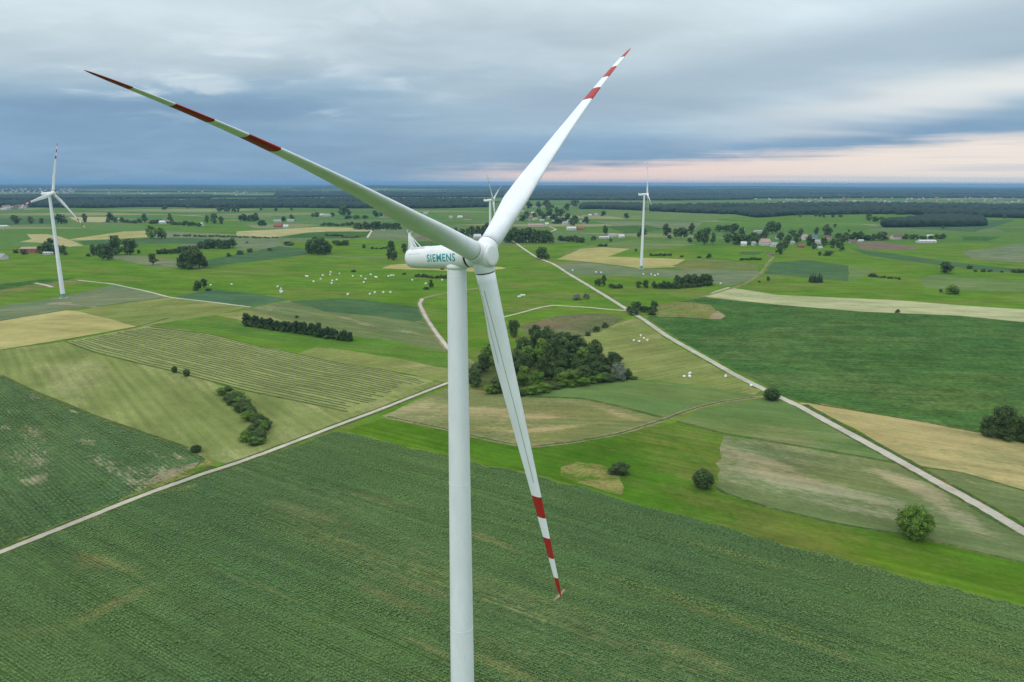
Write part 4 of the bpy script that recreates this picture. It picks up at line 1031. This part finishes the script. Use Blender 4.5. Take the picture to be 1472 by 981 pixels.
row((286, 358), (337, 357), 10, 12, 12, 'tree in the belt right of the old farm ruin', 'belt by the ruin')
row((228, 366), (262, 364), 7, 11, 9, 'bush in front of the old farm ruin', 'bushes before the ruin', 'shrub')
for u, v, w, h, l in ((329, 369, 6, 6, 'left'), (345, 366, 9, 6, 'middle'), (359, 362, 8, 5, 'right')): plant(u, v, w, h, l + ' one of three bushes beside the blue-green crop', None, 'shrub')
for u, v, w, h in ((23, 322, 13, 12), (44, 322, 8, 10), (60, 322, 6, 8), (88, 322, 16, 14), (122, 320, 9, 12), (158, 320, 10, 14), (166, 320, 8, 8), (208, 321, 10, 13), (245, 320, 7, 12), (298, 322, 8, 12), (308, 322, 10, 14), (318, 322, 9, 10), (237, 302, 8, 6), (270, 300, 5, 5), (176, 320, 8, 7)):
    plant(u, v, w, h, 'distant tree in the line behind the left turbine', 'distant trees on the left')
row((178, 321), (204, 321), 7, 6, 6, 'distant bush in the hedge behind the left turbine', 'distant hedge on the left', 'shrub')
row((215, 322), (240, 321), 6, 7, 6, 'distant bush beside white farm roofs on the left', 'bushes by white roofs', 'shrub')
row((245, 323), (290, 326), 9, 7, 6, 'distant bush below the white farmhouse on the left', 'bushes below the white farmhouse', 'shrub')
row((313, 304), (345, 305), 8, 6, 7, 'distant tree in the wood strip behind the left farms', 'wood strip behind the left farms')
row((345, 318), (372, 318), 7, 8, 10, 'distant tree in the left village orchard', 'left village trees')
row((250, 340), (320, 341), 13, 5, 3, 'low bush of the thin hedge through the grey strips', 'thin hedge', 'shrub'); row((320, 341), (400, 343), 14, 5, 2.6, 'low bush of the thin hedge through the grey strips', 'thin hedge', 'shrub')
# middle distance centre
for u, v, w, h in ((448, 365, 18, 19), (458, 366.5, 20, 22), (468, 366, 18, 19), (453, 363, 18, 21), (464, 363, 16, 20), (444, 364, 10, 14), (473, 364.5, 9, 13)): plant(u, v, w, h, 'tree in the broad round clump behind the bale meadow', 'broad clump behind the bale meadow')
for u, v in ((483, 353), (488, 353.5), (494, 353), (498, 353)): plant(u, v, 10, 8, 'low tree in the flat clump right of the broad clump', 'flat clump', 'shrub')
plant(523, 357, 5, 6, 'single small bush in the meadow before the nacelle', None, 'shrub')
for u, v, w, h, l in ((563, 365, 13, 18, 'tall dark tree left of the nacelle'), (560, 373, 8, 14, 'slim tree at the left of the pair by the nacelle'), (567, 374, 10, 13, 'lighter tree at the right of the pair by the nacelle'), (581, 364, 8, 13, 'dark tree just behind the nacelle tail')): plant(u, v, w, h, l)
row((532, 358), (560, 358), 5, 5, 3, 'low bush in the hedge left of the nacelle', 'hedge left of the nacelle', 'shrub')
row((510, 330), (575, 330), 16, 9, 9, 'tree in the dark belt behind the nacelle tail', 'belt behind the nacelle tail')
row((462, 325), (508, 325), 12, 6, 5, 'bush in the hedge left of the dark belt', 'hedge left of the belt', 'shrub')
for u, v, w, h in ((493, 310, 13, 13), (501, 310, 8, 9), (456, 312, 8, 6), (450, 312, 6, 5), (478, 312, 8, 6), (540, 312, 10, 9), (548, 313, 8, 7), (525, 315, 12, 5), (512, 315, 12, 5), (500, 315, 12, 5)): plant(u, v, w, h, 'distant tree among the farms under the left blade', 'trees under the left blade')
for u, v, w, h in ((352, 318, 9, 10), (366, 318, 9, 9), (377, 325, 14, 8), (408, 319, 8, 7), (420, 318, 8, 9), (375, 303, 5, 5), (397, 304, 6, 5), (419, 303, 5, 4)): plant(u, v, w, h, 'distant tree around the red-roofed farm', 'trees round the red-roofed farm')
row((468, 339), (494, 340), 9, 5, 2.8, 'dark low bush in the crop strip hedge', 'crop strip hedge', 'shrub'); row((492, 342), (517, 342), 7, 5, 2.5, 'dark low bush in the crop strip hedge', 'crop strip hedge', 'shrub')
for u, v, w, h in ((345, 366, 10, 6), (359, 363, 7, 5), (388, 361, 8, 5), (416, 353, 13, 6), (411, 352, 7, 5), (355, 350, 4, 3)): plant(u, v, w, h, 'bush along the ditch left of the broad clump', 'bushes along the ditch', 'shrub')
for u, v, w, h in ((508, 391, 8, 3), (581, 395, 6, 3)): plant(u, v, w, h, 'flat bush lying in the bale meadow', 'flat bushes in the bale meadow', 'shrub')
row((597, 398), (644, 401), 12, 6, 5, 'low shrub in the hedge left of the tower top', 'hedge left of the tower', 'shrub')
plant(620, 414, 7, 11, 'single small tree left of the tower'); plant(613, 416, 10, 4, 'low bush beside the small tree left of the tower', None, 'shrub')
# middle distance centre right
row((682, 341), (698, 341), 4, 10, 13, 'dark tree behind the foreground rotor hub', 'trees behind the hub')
row((622, 341), (682, 340), 10, 9, 12, 'dark tree in the belt above the nacelle', 'belt above the nacelle')
row((726, 349), (792, 350), 16, 13, 18, 'dark tree in the belt where the road starts', 'belt at the start of the road')
for u, v, w, h in ((700, 330, 10, 9), (715, 326, 10, 9)): plant(u, v, w, h, 'distant tree beside the half hidden turbine', 'trees beside the hidden turbine')
row((804, 346), (838, 349), 8, 9, 8, 'bush in the orchard right of the road belt', 'orchard right of the road belt', 'shrub')
plant(779, 372.5, 19, 16, 'broad dark tree on the roadside bend'); plant(786, 372.8, 8, 8, 'small bush right of the roadside tree', None, 'shrub')
plant(853, 346, 8, 7, 'round bush left of the white farm', None, 'shrub'); plant(870, 337, 9, 12, 'dark tree behind the white farm'); plant(878, 348, 5, 5, 'small tree in front of the white farm', None, 'shrub')
row((860, 355), (874, 355), 4, 5, 4, 'bush of the short hedge below the white farm', 'short hedge below the white farm', 'shrub')
for u, v, w, h in ((924, 341, 14, 13), (914, 362, 5, 4), (918, 341, 6, 6)): plant(u, v, w, h, 'dark tree beside the right turbine tower', 'trees at the right tower')
vl = [(757, 313), (768, 315), (775, 310), (781, 316), (788, 312), (796, 316), (801, 322), (808, 321), (815, 318), (822, 325), (826, 322), (806, 312), (842, 322), (760, 300), (774, 299), (785, 296), (826, 297), (867, 311), (815, 303), (900, 315), (748, 304), (752, 318), (790, 305), (800, 309)]
for u, v in vl: plant(u, v, random.uniform(8, 14), random.uniform(7, 12), 'tree among the village houses right of the foreground blade', 'village trees by the blade')
for u, v, w, h in ((957, 339, 14, 16), (971, 341, 10, 12), (978, 341, 13, 14), (985, 341, 10, 12), (994, 337, 11, 15), (1005, 348, 15, 16), (1012, 352, 15, 22), (1025, 352, 8, 17), (1034, 333, 16, 9), (1044, 334, 16, 10), (1054, 336, 16, 14), (1057, 352, 14, 16), (1046, 349, 14, 12), (991, 350, 9, 8), (1066, 352, 12, 14), (962, 344, 9, 6), (1018, 338, 10, 10)):
    plant(u, v, w, h, 'dark tree in the grove right of the right turbine', 'grove right of the turbine')
row((934, 368), (966, 368), 9, 5, 3.5, 'bush of the hedge behind the right turbine', 'hedge behind the right turbine', 'shrub')
for u, v, w, h in ((1019, 371, 7, 7), (1005, 371, 8, 3), (980, 370, 6, 3)): plant(u, v, w, h, 'small bush above the olive pasture', 'bushes above the pasture', 'shrub')
for u, v, w, h in ((861, 412, 9, 11), (868, 411, 9, 15), (857, 411, 7, 8)): plant(u, v, w, h, 'dark tree in the small group left of the long belt', 'small group left of the long belt')
row((876, 414), (895, 415), 5, 7, 6, 'low shrub between the small group and the long belt', 'low shrubs by the belt', 'shrub')
for u, v, w, h in ((918, 414, 9, 9), (928, 414, 9, 11)): plant(u, v, w, h, 'round tree of a pair at the belt end', 'pair at the belt end')
row((938, 415), (972, 415), 9, 8, 9, 'low tree in the left half of the long belt', 'long belt left half')
row((972, 413), (1022, 409), 13, 11, 15, 'dense dark tree in the right half of the long belt', 'long belt right half'); row((972, 415), (1022, 411), 12, 8, 7, 'shrub at the foot of the long belt', 'long belt shrubs', 'shrub')
plant(829, 431, 13, 9, 'greyish bush left of a pair in the meadow by the road', None, 'shrub', 'leaf_grey'); plant(843, 430, 9, 9, 'greyish bush right of a pair in the meadow by the road', None, 'shrub', 'leaf_grey')
for k in range(13): plant(random.uniform(906, 940), random.uniform(440, 453), random.uniform(9, 14), random.uniform(7, 11), 'dark shrub on the left flank of the grassy knoll', 'shrubs on the knoll', 'shrub')
# right: village and lone trees
for u, v, w, h in ((1104, 336, 12, 16), (1110, 336, 14, 17), (1117, 335, 10, 15), (1121, 366, 14, 17), (1128, 360, 12, 14), (1150, 341, 10, 12), (1173, 340, 7, 13), (1187, 341, 14, 17), (1192, 340, 10, 12), (1207, 361, 12, 22), (1190, 368, 14, 7), (1197, 357, 12, 13), (1184, 355, 13, 13), (1163, 354, 14, 15), (1145, 349, 12, 12), (1133, 350, 12, 12),
                     (1083, 349, 12, 14), (1090, 352, 12, 14), (1075, 352, 12, 14), (1066, 344, 12, 16), (1062, 352, 10, 12), (1098, 343, 12, 12), (1122, 346, 12, 12), (1205, 345, 14, 10), (1215, 346, 12, 11), (1200, 327, 5, 5), (1220, 334, 4, 4), (1170, 358, 9, 8), (1178, 368, 6, 6), (1140, 340, 12, 9), (1210, 352, 10, 12)):
    plant(u, v, w, h, 'dark tree among the houses of the right village', 'right village trees')
row((1222, 345), (1273, 346), 12, 10, 10, 'tree in the belt right of the village', 'belt right of the village'); row((1296, 344), (1358, 344), 12, 8, 6, 'low tree behind the long white greenhouse', 'belt behind the greenhouse')
for k in range(6): plant(1164.5 + k * 3.2, 406 + (k % 2) * .8, 5, 13 + random.uniform(-2, 2), 'slim tree in the tight group below the blue-green field', 'tight slim group', 'conifer', 'needle')
plant(1104, 405, 6, 7, 'small tree in the meadow left of the slim group'); plant(1091, 406, 4, 3, 'tiny bush left of the small meadow tree', None, 'shrub')
plant(1358, 393, 20, 16, 'round lone tree in the meadow on the right'); plant(1369, 423, 19, 15, 'pale round lone bush tree in the right meadow', None, 'shrub', 'leaf_light'); plant(1352, 421, 5, 6, 'small bush left of the pale lone tree', None, 'shrub')
plant(1290, 450, 6, 6, 'small dark bush on the edge of the barley strip', None, 'shrub')
row((1248, 398), (1296, 402), 9, 5, 3, 'bush in the short hedge right of the pale plot', 'short hedge right of the pale plot', 'shrub'); plant(1255, 398, 11, 6, 'larger bush at the start of the short hedge', None, 'shrub')
for u, v, w, h in ((1394, 387, 8, 6), (1402, 391, 5, 4), (1413, 391, 7, 5), (1423, 391, 6, 4), (1440, 392, 4, 3), (1462, 392, 14, 6), (1472, 392, 12, 5)): plant(u, v, w, h, 'bush along the grey bank on the right', 'bushes on the grey bank', 'shrub')
for u, v, w, h in ((1172, 312, 5, 5), (1178, 312, 6, 6), (1184, 313, 5, 4), (1197, 313, 7, 4), (1208, 313, 8, 4), (1150, 312, 6, 4), (1248, 318, 9, 10), (1258, 319, 10, 7), (1268, 319, 10, 7), (1278, 319, 10, 6), (1286, 320, 8, 5), (1355, 329, 6, 4), (1444, 315, 6, 6)): plant(u, v, w, h, 'distant tree in the open green plain on the right', 'distant trees on the right')
row((1064, 374), (1094, 374), 8, 6, 3.5, 'low bush below the village on the right', 'bushes below the village', 'shrub')

# ------------------------------------------------------------------ far woods (read as one mass)
def wood_mesh(name, pos, wid, hei, label, seed):
    r = np.random.default_rng(seed); V, Fc = ICO1; n = len(pos)
    W = np.repeat(V[None], n, 0) * (1 + r.normal(0, .14, (n, len(V), 1)))
    W[:, :, :2] *= (wid * r.uniform(.4, .65, n))[:, None, None]
    hz = hei * r.uniform(.55, 1.25, n)
    W[:, :, 2] = (W[:, :, 2] * .5 + .5) * hz[:, None]
    W[:, :, 0] += pos[:, 0, None]; W[:, :, 1] += pos[:, 1, None]; W[:, :, 2] += hgt(pos[:, 0], pos[:, 1])[:, None] - .5
    Fs = (Fc[None] + (np.arange(n) * len(V))[:, None, None]).reshape(-1, 3)
    o = link(name, np_mesh(name, W.reshape(-1, 3), Fs), MAT['far_leaf'], kind='stuff')
    return tag(o, label, 'woodland')
CLEARP = [np.array([G(*p)[:2] for p in c]) for c in CLEAR]
for k, (bot, top, label, edge, sp) in enumerate(WOODS):
    P = np.array([G(*p)[:2] for p in bot + top[::-1]])
    B = np.array([G(*p)[:2] for p in bot]); d = np.r_[0, np.cumsum(np.hypot(*np.diff(B, axis=0).T))]
    r = np.random.default_rng(50 + k)
    nE = int(d[-1] * edge / (sp * sp))
    nE = min(nE, 9000); t_ = r.uniform(0, d[-1], nE)
    E_ = np.column_stack([np.interp(t_, d, B[:, 0]), np.interp(t_, d, B[:, 1])])
    dirn = E_ / np.linalg.norm(E_, axis=1)[:, None]
    E_ = E_ + dirn * (edge * r.random(nE) ** 1.2)[:, None]
    E_ = E_[inside(P, E_)]
    lo, hi = P.min(0), P.max(0)
    I_ = lo + r.random((16000, 2)) * (hi - lo); I_ = I_[inside(P, I_)][:4000]
    for cl in CLEARP:
        E_ = E_[~inside(cl, E_)]; I_ = I_[~inside(cl, I_)]
    E_ = E_[(np.sin(E_[:, 0] / 61) + np.sin(E_[:, 1] / 83 + E_[:, 0] / 140)) > -1.25]
    if len(E_): wood_mesh('far_wood', np.concatenate([E_, I_]), np.r_[np.full(len(E_), sp * 1.35), np.full(len(I_), sp * 2.2)], np.r_[np.full(len(E_), 17.), np.full(len(I_), 18.)], label, 70 + k)

# ------------------------------------------------------------------ houses and barns
HM = {k: plain('wall_' + k, c, .85, .12, .4) for k, c in {'white': (.58, .58, .56), 'cream': (.55, .50, .40), 'grey': (.36, .35, .33), 'brick': (.32, .13, .085)}.items()}
RM = {k: plain('roof_' + k, c, .7, .2, .5) for k, c in {'red': (.27, .10, .07), 'brown': (.16, .115, .09), 'grey': (.33, .34, .34), 'white': (.56, .57, .57), 'blue': (.08, .16, .33), 'pink': (.42, .27, .24)}.items()}
MAT['glass'] = plain('window_dark', (.05, .06, .07), .3); MAT['door'] = plain('door_brown', (.12, .08, .05), .7)
HC = [0]
def box(x0, x1, y0, y1, z0, z1):
    V = [(x, y, z) for z in (z0, z1) for x, y in ((x0, y0), (x1, y0), (x1, y1), (x0, y1))]
    return V, [(3, 2, 1, 0), (4, 5, 6, 7), (0, 1, 5, 4), (1, 2, 6, 5), (2, 3, 7, 6), (3, 0, 4, 7)]
def house(u, v, wpx, wall, roof, label, group=None, dep=None, h=None, flat=False, rot=None, name='house'):
    P = G(u, v); HC[0] += 1; r = random.Random(HC[0])
    w = max(6.5, wpx * .85 * mpp(P)); dep = dep or min(w * .8, r.uniform(8, 11)); h = h or r.uniform(3.0, 4.6); rh = dep * (.16 if flat else .42)
    label = label.replace('PAINT', f'{wall}-walled {roof}-roofed'); t = thing(name, label, 'building' if name != 'greenhouse' else 'greenhouse', P, group, r.uniform(-.5, .5) if rot is None else rot)
    V, Fc = box(-w / 2, w / 2, -dep / 2, dep / 2, -.4, h)
    V += [(-w / 2, 0, h + rh), (w / 2, 0, h + rh)]; Fc = [f for f in Fc if f != (4, 5, 6, 7)] + [(7, 4, 8), (5, 6, 9)]
    wo = mesh_obj('wall', V, Fc, HM[wall], t)
    o = .45; e = rh / (dep / 2) * o
    rv = [(-w / 2 - o, -dep / 2 - o, h - e + .06), (w / 2 + o, -dep / 2 - o, h - e + .06), (w / 2 + o, 0, h + rh + .06), (-w / 2 - o, 0, h + rh + .06), (w / 2 + o, dep / 2 + o, h - e + .06), (-w / 2 - o, dep / 2 + o, h - e + .06)]
    rv += [(x, y, z + .22) for x, y, z in rv]
    ro = mesh_obj('roof', rv, [(0, 3, 2, 1), (3, 5, 4, 2), (6, 7, 8, 9), (9, 8, 10, 11), (0, 1, 7, 6), (4, 5, 11, 10), (0, 6, 9, 3), (3, 9, 11, 5), (1, 2, 8, 7), (2, 4, 10, 8)], RM[roof], t)
    if name == 'house':
        V, Fc = box(w * .18, w * .18 + .7, .6, 1.3, h + rh * .4, h + rh + 1.1); mesh_obj('chimney', V, Fc, HM['brick'], ro)
    nw = 2 if w < 14 else 4
    for k in range(nw):
        x = -w / 2 + w * (k + .7) / (nw + .6)
        V, Fc = box(x - .55, x + .55, -dep / 2 - .06, -dep / 2 + .1, 1.1, 2.4); mesh_obj('window', V, Fc, MAT['glass'], wo)
    V, Fc = box(w / 2 - w * .16 - .5, w / 2 - w * .16 + .5, -dep / 2 - .07, -dep / 2 + .1, -.05, 2.1); mesh_obj('door', V, Fc, MAT['door'], wo)
    return t
house(46, 363, 30, 'brick', 'pink', 'long barn with red walls and pale roof beside the left turbine', None, 13, 6, True, .1, 'barn')
house(71, 366, 17, 'white', 'white', 'low white shed right of the long barn', None, 7, 2.6, True, .05, 'shed')
house(3, 373, 15, 'white', 'grey', 'grey-roofed house at the left edge of the picture', None, 10, 4)
house(6, 327, 14, 'white', 'white', 'low white hall at the left edge behind the fields', None, 12, 3, True, 0, 'shed')
house(273, 357, 24, 'grey', 'brown', 'long stone farm building behind the bushes left of centre', None, 12, 4, True, .1, 'barn')
house(234, 322, 10, 'white', 'white', 'small white farm roof on the left beyond the stubble', None); house(241, 321, 7, 'grey', 'pink', 'small pinkish farmhouse beside a white roof on the left')
house(288, 325, 12, 'white', 'white', 'white farmhouse standing alone right of the left farms')
house(470, 311, 16, 'white', 'grey', 'pale farm roof under the left blade', None, 14, 4, True); house(462, 311, 8, 'white', 'white', 'small white house beside the pale farm roof')
house(400, 327, 13, 'brick', 'red', 'red barn of the farm left of the blade', None, 12, 4, False, 0, 'barn'); house(411, 328, 8, 'white', 'white', 'small white house right of the red barn')
house(399, 320, 12, 'cream', 'grey', 'cream farmhouse behind the red barn'); house(418, 319, 11, 'white', 'grey', 'white farmhouse behind and right of the red barn')
house(557, 313, 15, 'cream', 'red', 'red-roofed farm directly under the left blade'); house(549, 313, 6, 'white', 'grey', 'small pale house left of the red-roofed farm')
house(661, 314, 8, 'white', 'white', 'white house in the hamlet left of the hidden turbine'); house(672, 316, 13, 'cream', 'brown', 'brown-roofed barn in the hamlet left of the hidden turbine', None, 10, 3.5, False, .1, 'barn'); house(648, 314, 6, 'white', 'pink', 'pink-roofed house in the hamlet left of the hidden turbine')
house(686, 343, 12, 'white', 'white', 'white house in the trees behind the rotor hub'); house(612, 308, 8, 'white', 'grey', 'pale house at the far end of the hamlet under the blade')
r9 = random.Random(4)
for u, v in ((751, 305), (758, 308), (766, 308), (762, 312), (754, 314), (769, 317), (760, 318), (783, 312), (790, 314), (797, 311), (803, 311), (787, 309), (796, 320), (812, 323), (818, 321), (848, 311), (851, 310), (857, 310), (745, 318), (779, 319), (836, 321), (840, 322), (833, 312)):
    house(u, v, r9.uniform(4.5, 8), r9.choice(['white', 'cream', 'white', 'grey']), r9.choice(['grey', 'red', 'pink', 'brown', 'white', 'grey']), 'PAINT small house in the village right of the foreground blade', 'village houses by the blade')
house(770, 326, 26, 'cream', 'pink', 'very long pinkish barn at the village edge', None, 16, 4.5, True, .05, 'barn'); house(786, 324, 6, 'white', 'white', 'bright white gable house beside the long pinkish barn')
house(821, 331, 15, 'white', 'white', 'large white hall right of the village', None, 16, 5, True, .1, 'barn'); house(834, 331, 10, 'brick', 'red', 'red shed attached right of the white hall', None, 11, 3.5, False, .1, 'shed')
house(868, 343, 16, 'white', 'white', 'low white shed of the white farm', None, 8, 2.8, True, 0, 'shed'); house(879, 341, 11, 'white', 'grey', 'grey-roofed house in the white farm'); house(886, 341, 8, 'white', 'pink', 'pale gabled house in the middle of the white farm'); house(893, 342, 9, 'white', 'white', 'rightmost white building of the white farm')
house(1099, 353, 16, 'white', 'pink', 'wide white house with pale roof at the left of the right village', None, 13, 6); house(1113, 355, 12, 'white', 'grey', 'white house right of the wide white house'); house(1069, 354, 9, 'white', 'white', 'small white house left of the right village')
house(1083, 353, 4, 'white', 'grey', 'tiny white hut left of the wide white house', None, 5); house(1067, 334, 8, 'white', 'white', 'white roof showing between trees at the village rear left'); house(1090, 335, 15, 'white', 'grey', 'long grey roof behind the right village', None, 12, 4, True)
house(1119, 344, 8, 'white', 'white', 'small white roof in the middle of the right village'); house(1139, 352, 4.5, 'cream', 'grey', 'narrow pale house between dark trees'); house(1151, 356, 9, 'brick', 'red', 'dark red shed in front of the right village', None, 8, 3, False, 0, 'shed')
house(1156, 345, 10, 'white', 'pink', 'tall white house with pinkish roof in the right village', None, 10, 6.5); house(1170, 343, 11, 'cream', 'blue', 'blue-roofed house in the right village'); house(1174, 351, 11, 'white', 'grey', 'white house in front of the blue roof'); house(1178, 358, 7, 'white', 'white', 'small white shed below the white village house', None, 7, 2.5, True, 0, 'shed')
house(1189, 344, 12, 'cream', 'brown', 'brown-roofed house behind the tall village trees'); house(1237, 348, 8, 'white', 'white', 'white shed right of the village beside dark bushes', None, 8, 3, True, 0, 'shed'); house(1225, 350, 10, 'grey', 'brown', 'dark barn beside the white shed right of the village', None, 9, 3, False, 0, 'barn')
house(1289, 344, 20, 'cream', 'brown', 'long brown-roofed farmhouse on the right', None, 12, 5); house(1273, 343, 7, 'cream', 'red', 'small gabled house left of the long farmhouse'); house(1107, 368, 9, 'grey', 'brown', 'low brown shed in the meadow below the village', None, 8, 2.4, True, 0, 'shed')
house(1331, 349, 29, 'white', 'white', 'long bright white greenhouse on the right', None, 14, 3, True, .03, 'greenhouse'); house(1336, 343, 10, 'white', 'white', 'white house behind the greenhouse'); house(1320, 343, 7, 'white', 'grey', 'pale shed at the back left of the greenhouse', None, 7, 3, True, 0, 'shed')
# ------------------------------------------------------------------ far towns (a scatter of roofs, one mass)
def town(cx0, cx1, v0, v1, n, label, seed):
    r = np.random.default_rng(seed); Vs, Fs = [], []; off = 0
    for k in range(n):
        P = G(r.uniform(cx0, cx1), r.uniform(v0, v1)); w, d, h = r.uniform(9, 22), r.uniform(8, 12), r.uniform(4, 9); a = r.uniform(0, 3.1)
        V, Fc = box(-w / 2, w / 2, -d / 2, d / 2, -.5, h); V += [(-w / 2, 0, h + d * .4), (w / 2, 0, h + d * .4)]
        Fc = Fc[2:] + [(7, 4, 8), (5, 6, 9), (4, 5, 9, 8), (6, 7, 8, 9)]
        c, s = math.cos(a), math.sin(a)
        Vs += [(x * c - y * s + P[0], x * s + y * c + P[1], z + P[2]) for x, y, z in V]; Fs += [tuple(i + off for i in f) for f in Fc]; off += len(V)
    o = mesh_obj('far_town', Vs, Fs, TOWN, None, False, 'stuff'); return tag(o, label, 'town')
def town_mat():
    m, t, b = new_mat('town_walls')
    p = N(t, t.nodes.new('ShaderNodeNewGeometry').outputs['Position'])
    w = t.nodes.new('ShaderNodeTexVoronoi'); w.inputs['Scale'].default_value = .03; t.links.new(p.s, w.inputs['Vector']); r_, g_, b_ = sep(t, N(t, w.outputs['Color']))
    c = ramp(t, r_, [(0, (.36, .35, .32)), (.4, (.26, .14, .10)), (.6, (.42, .41, .38)), (.8, (.22, .21, .20))], 'CONSTANT')
    t.links.new(c.s, b.inputs['Base Color']); b.inputs['Roughness'].default_value = .8; return m
TOWN = town_mat()
town(-40, 110, 271, 279, 260, 'distant town of pale and red roofs on the far left', 3)
town(120, 560, 270, 282, 150, 'distant scattered houses on the far plain left of the rotor', 4)
town(1080, 1472, 285, 294, 120, 'distant scattered houses between the woods on the right', 5)
town(5, 40, 296, 303, 26, 'distant hamlet behind the tip of the left turbine', 6)

# ------------------------------------------------------------------ wrapped bales
def bale_mesh():
    bm = bmesh.new(); bmesh.ops.create_cone(bm, cap_ends=True, segments=16, radius1=.75, radius2=.75, depth=1.4)
    bmesh.ops.bevel(bm, geom=[e for e in bm.edges if len(e.link_faces) == 2 and e.calc_face_angle(0) > 1.0], offset=.14, segments=2, affect='EDGES')
    bmesh.ops.rotate(bm, cent=(0, 0, 0), matrix=Matrix.Rotation(math.pi / 2, 3, 'X'), verts=bm.verts)
    bmesh.ops.translate(bm, vec=(0, 0, .73), verts=bm.verts)
    me = bpy.data.meshes.new('hay_bale'); bm.to_mesh(me); bm.free(); me.materials.append(MAT['bale']); return me
BALE = bale_mesh(); rb_ = random.Random(11)
def bales(pts, label, group=None, k=1.0):
    for u, v in pts:
        P = G(u, v); o = bpy.data.objects.new('hay_bale', BALE); COL.objects.link(o); o.location = tuple(P); o.rotation_euler = (0, 0, rb_.uniform(0, 3.14)); s = k * rb_.uniform(.92, 1.08); o.scale = (s, s, s)
        tag(o, label, 'hay bale', group)
z3 = lambda L: [(340 + x / 3.924, 230 + y / 3.924 + 1) for x, y in L]
z4 = lambda L: [(680 + x / 3.633, 230 + y / 3.633 + 1) for x, y in L]
bales(z3([(393, 657), (401, 658), (435, 688), (475, 672), (487, 653), (528, 648), (531, 634), (540, 682), (537, 696), (565, 678), (581, 641), (656, 656), (703, 657), (718, 691), (728, 673), (757, 648), (783, 662), (791, 663), (857, 657), (872, 653), (885, 652), (992, 679), (1067, 699), (1160, 678), (628, 759), (752, 757), (780, 749), (828, 748), (868, 748)]),
      'white wrapped hay bale scattered in the green meadow left of the nacelle', 'bales left of the nacelle', 1.35)
bales(z3([(232, 716), (251, 728), (251, 747), (258, 742), (247, 739)]), 'white wrapped hay bale in the small cluster above the potato field', 'bale cluster above the potato field', 1.3)
bales([(303, 411), (333, 410)], 'single white wrapped bale near the tree group by the potato field', 'bales near the tree group', 1.2)
bales(z4([(520, 577), (642, 587), (669, 589)]), 'white wrapped bale left of the right turbine', 'bales left of the right turbine', 1.3)
bales(z4([(890, 598), (930, 597), (950, 605), (966, 598)]), 'white wrapped hay bale at the foot of the right turbine', 'bales at the right turbine', 1.3); bales(z4([(1293, 646)]), 'lone white wrapped bale right of the long belt', None, 1.3)
bales(z4([(238, 716), (246, 714), (253, 707), (268, 707), (260, 708)]), 'white wrapped hay bale in the row right of the hanging blade', 'bales right of the blade', 1.2)
bales(z4([(546, 958)]), 'lone white wrapped bale beside the copse thicket', None); bales(z4([(840, 945), (876, 918), (867, 950), (893, 933), (910, 943)]), 'white wrapped hay bale in the mown triangle by the gravel road', 'bales in the mown triangle')
bales([(983.5, 543), (991.5, 538.5), (991.5, 543)], 'white wrapped bale in the group of three', 'group of three bales'); bales([(1043, 542.5)], 'lone white wrapped bale in the mown field close to the road'); bales([(1079.5, 556)], 'white wrapped bale lying on the edge of the gravel road')
bales([(590 + k * 1.6, 330.5 + .25 * math.sin(k * 2)) for k in range(7)], 'white wrapped bale in the far row behind the nacelle', 'far bale row behind the nacelle', 1.6)
bales([(552, 332), (549, 331.5)], 'far white bale left of the far bale row', 'far bales left of the row', 1.5)

# ------------------------------------------------------------------ tell look-alikes apart by their order in the view
def order_labels():
    words = ['first', 'second', 'third', 'fourth', 'fifth', 'sixth', 'seventh', 'eighth', 'ninth', 'tenth', 'eleventh', 'twelfth', 'thirteenth', 'fourteenth', 'fifteenth',
             'sixteenth', 'seventeenth', 'eighteenth', 'nineteenth', 'twentieth', 'twenty-first', 'twenty-second', 'twenty-third', 'twenty-fourth']
    by = {}
    for o in COL.objects:
        if o.parent is None and 'label' in o: by.setdefault(o['label'], []).append(o)
    for lab, obs in by.items():
        if not 2 <= len(obs) <= len(words) or lab.startswith('long raked'): continue
        obs.sort(key=lambda o: o.location.x / max(depth(o.location), 1))
        for w, o in zip(words, obs): o['label'] = f'{w} from the left, {lab}'
    rows = by.get('long raked row of drying hay in the striped meadow on the left', [])
    for w, o in zip(words, rows): o['label'] = f'{w} raked hay row from the far edge of the striped meadow'
order_labels()

# ------------------------------------------------------------------ haze
def build_haze():
    V, Fc = box(-75000, 75000, -75000, 75000, -40, 165)
    m = bpy.data.materials.new('haze_air'); m.use_nodes = True; t = m.node_tree; t.nodes.clear()
    v = t.nodes.new('ShaderNodeVolumePrincipled'); v.inputs['Color'].default_value = (.30, .55, .88, 1); v.inputs['Density'].default_value = HAZE; v.inputs['Anisotropy'].default_value = 0.0
    out = t.nodes.new('ShaderNodeOutputMaterial'); t.links.new(v.outputs[0], out.inputs['Volume'])
    o = mesh_obj('haze', V, Fc, m, None, False, 'stuff'); tag(o, 'thin bluish evening haze over the whole plain', 'haze')
HAZE = 5.0e-5
build_haze()
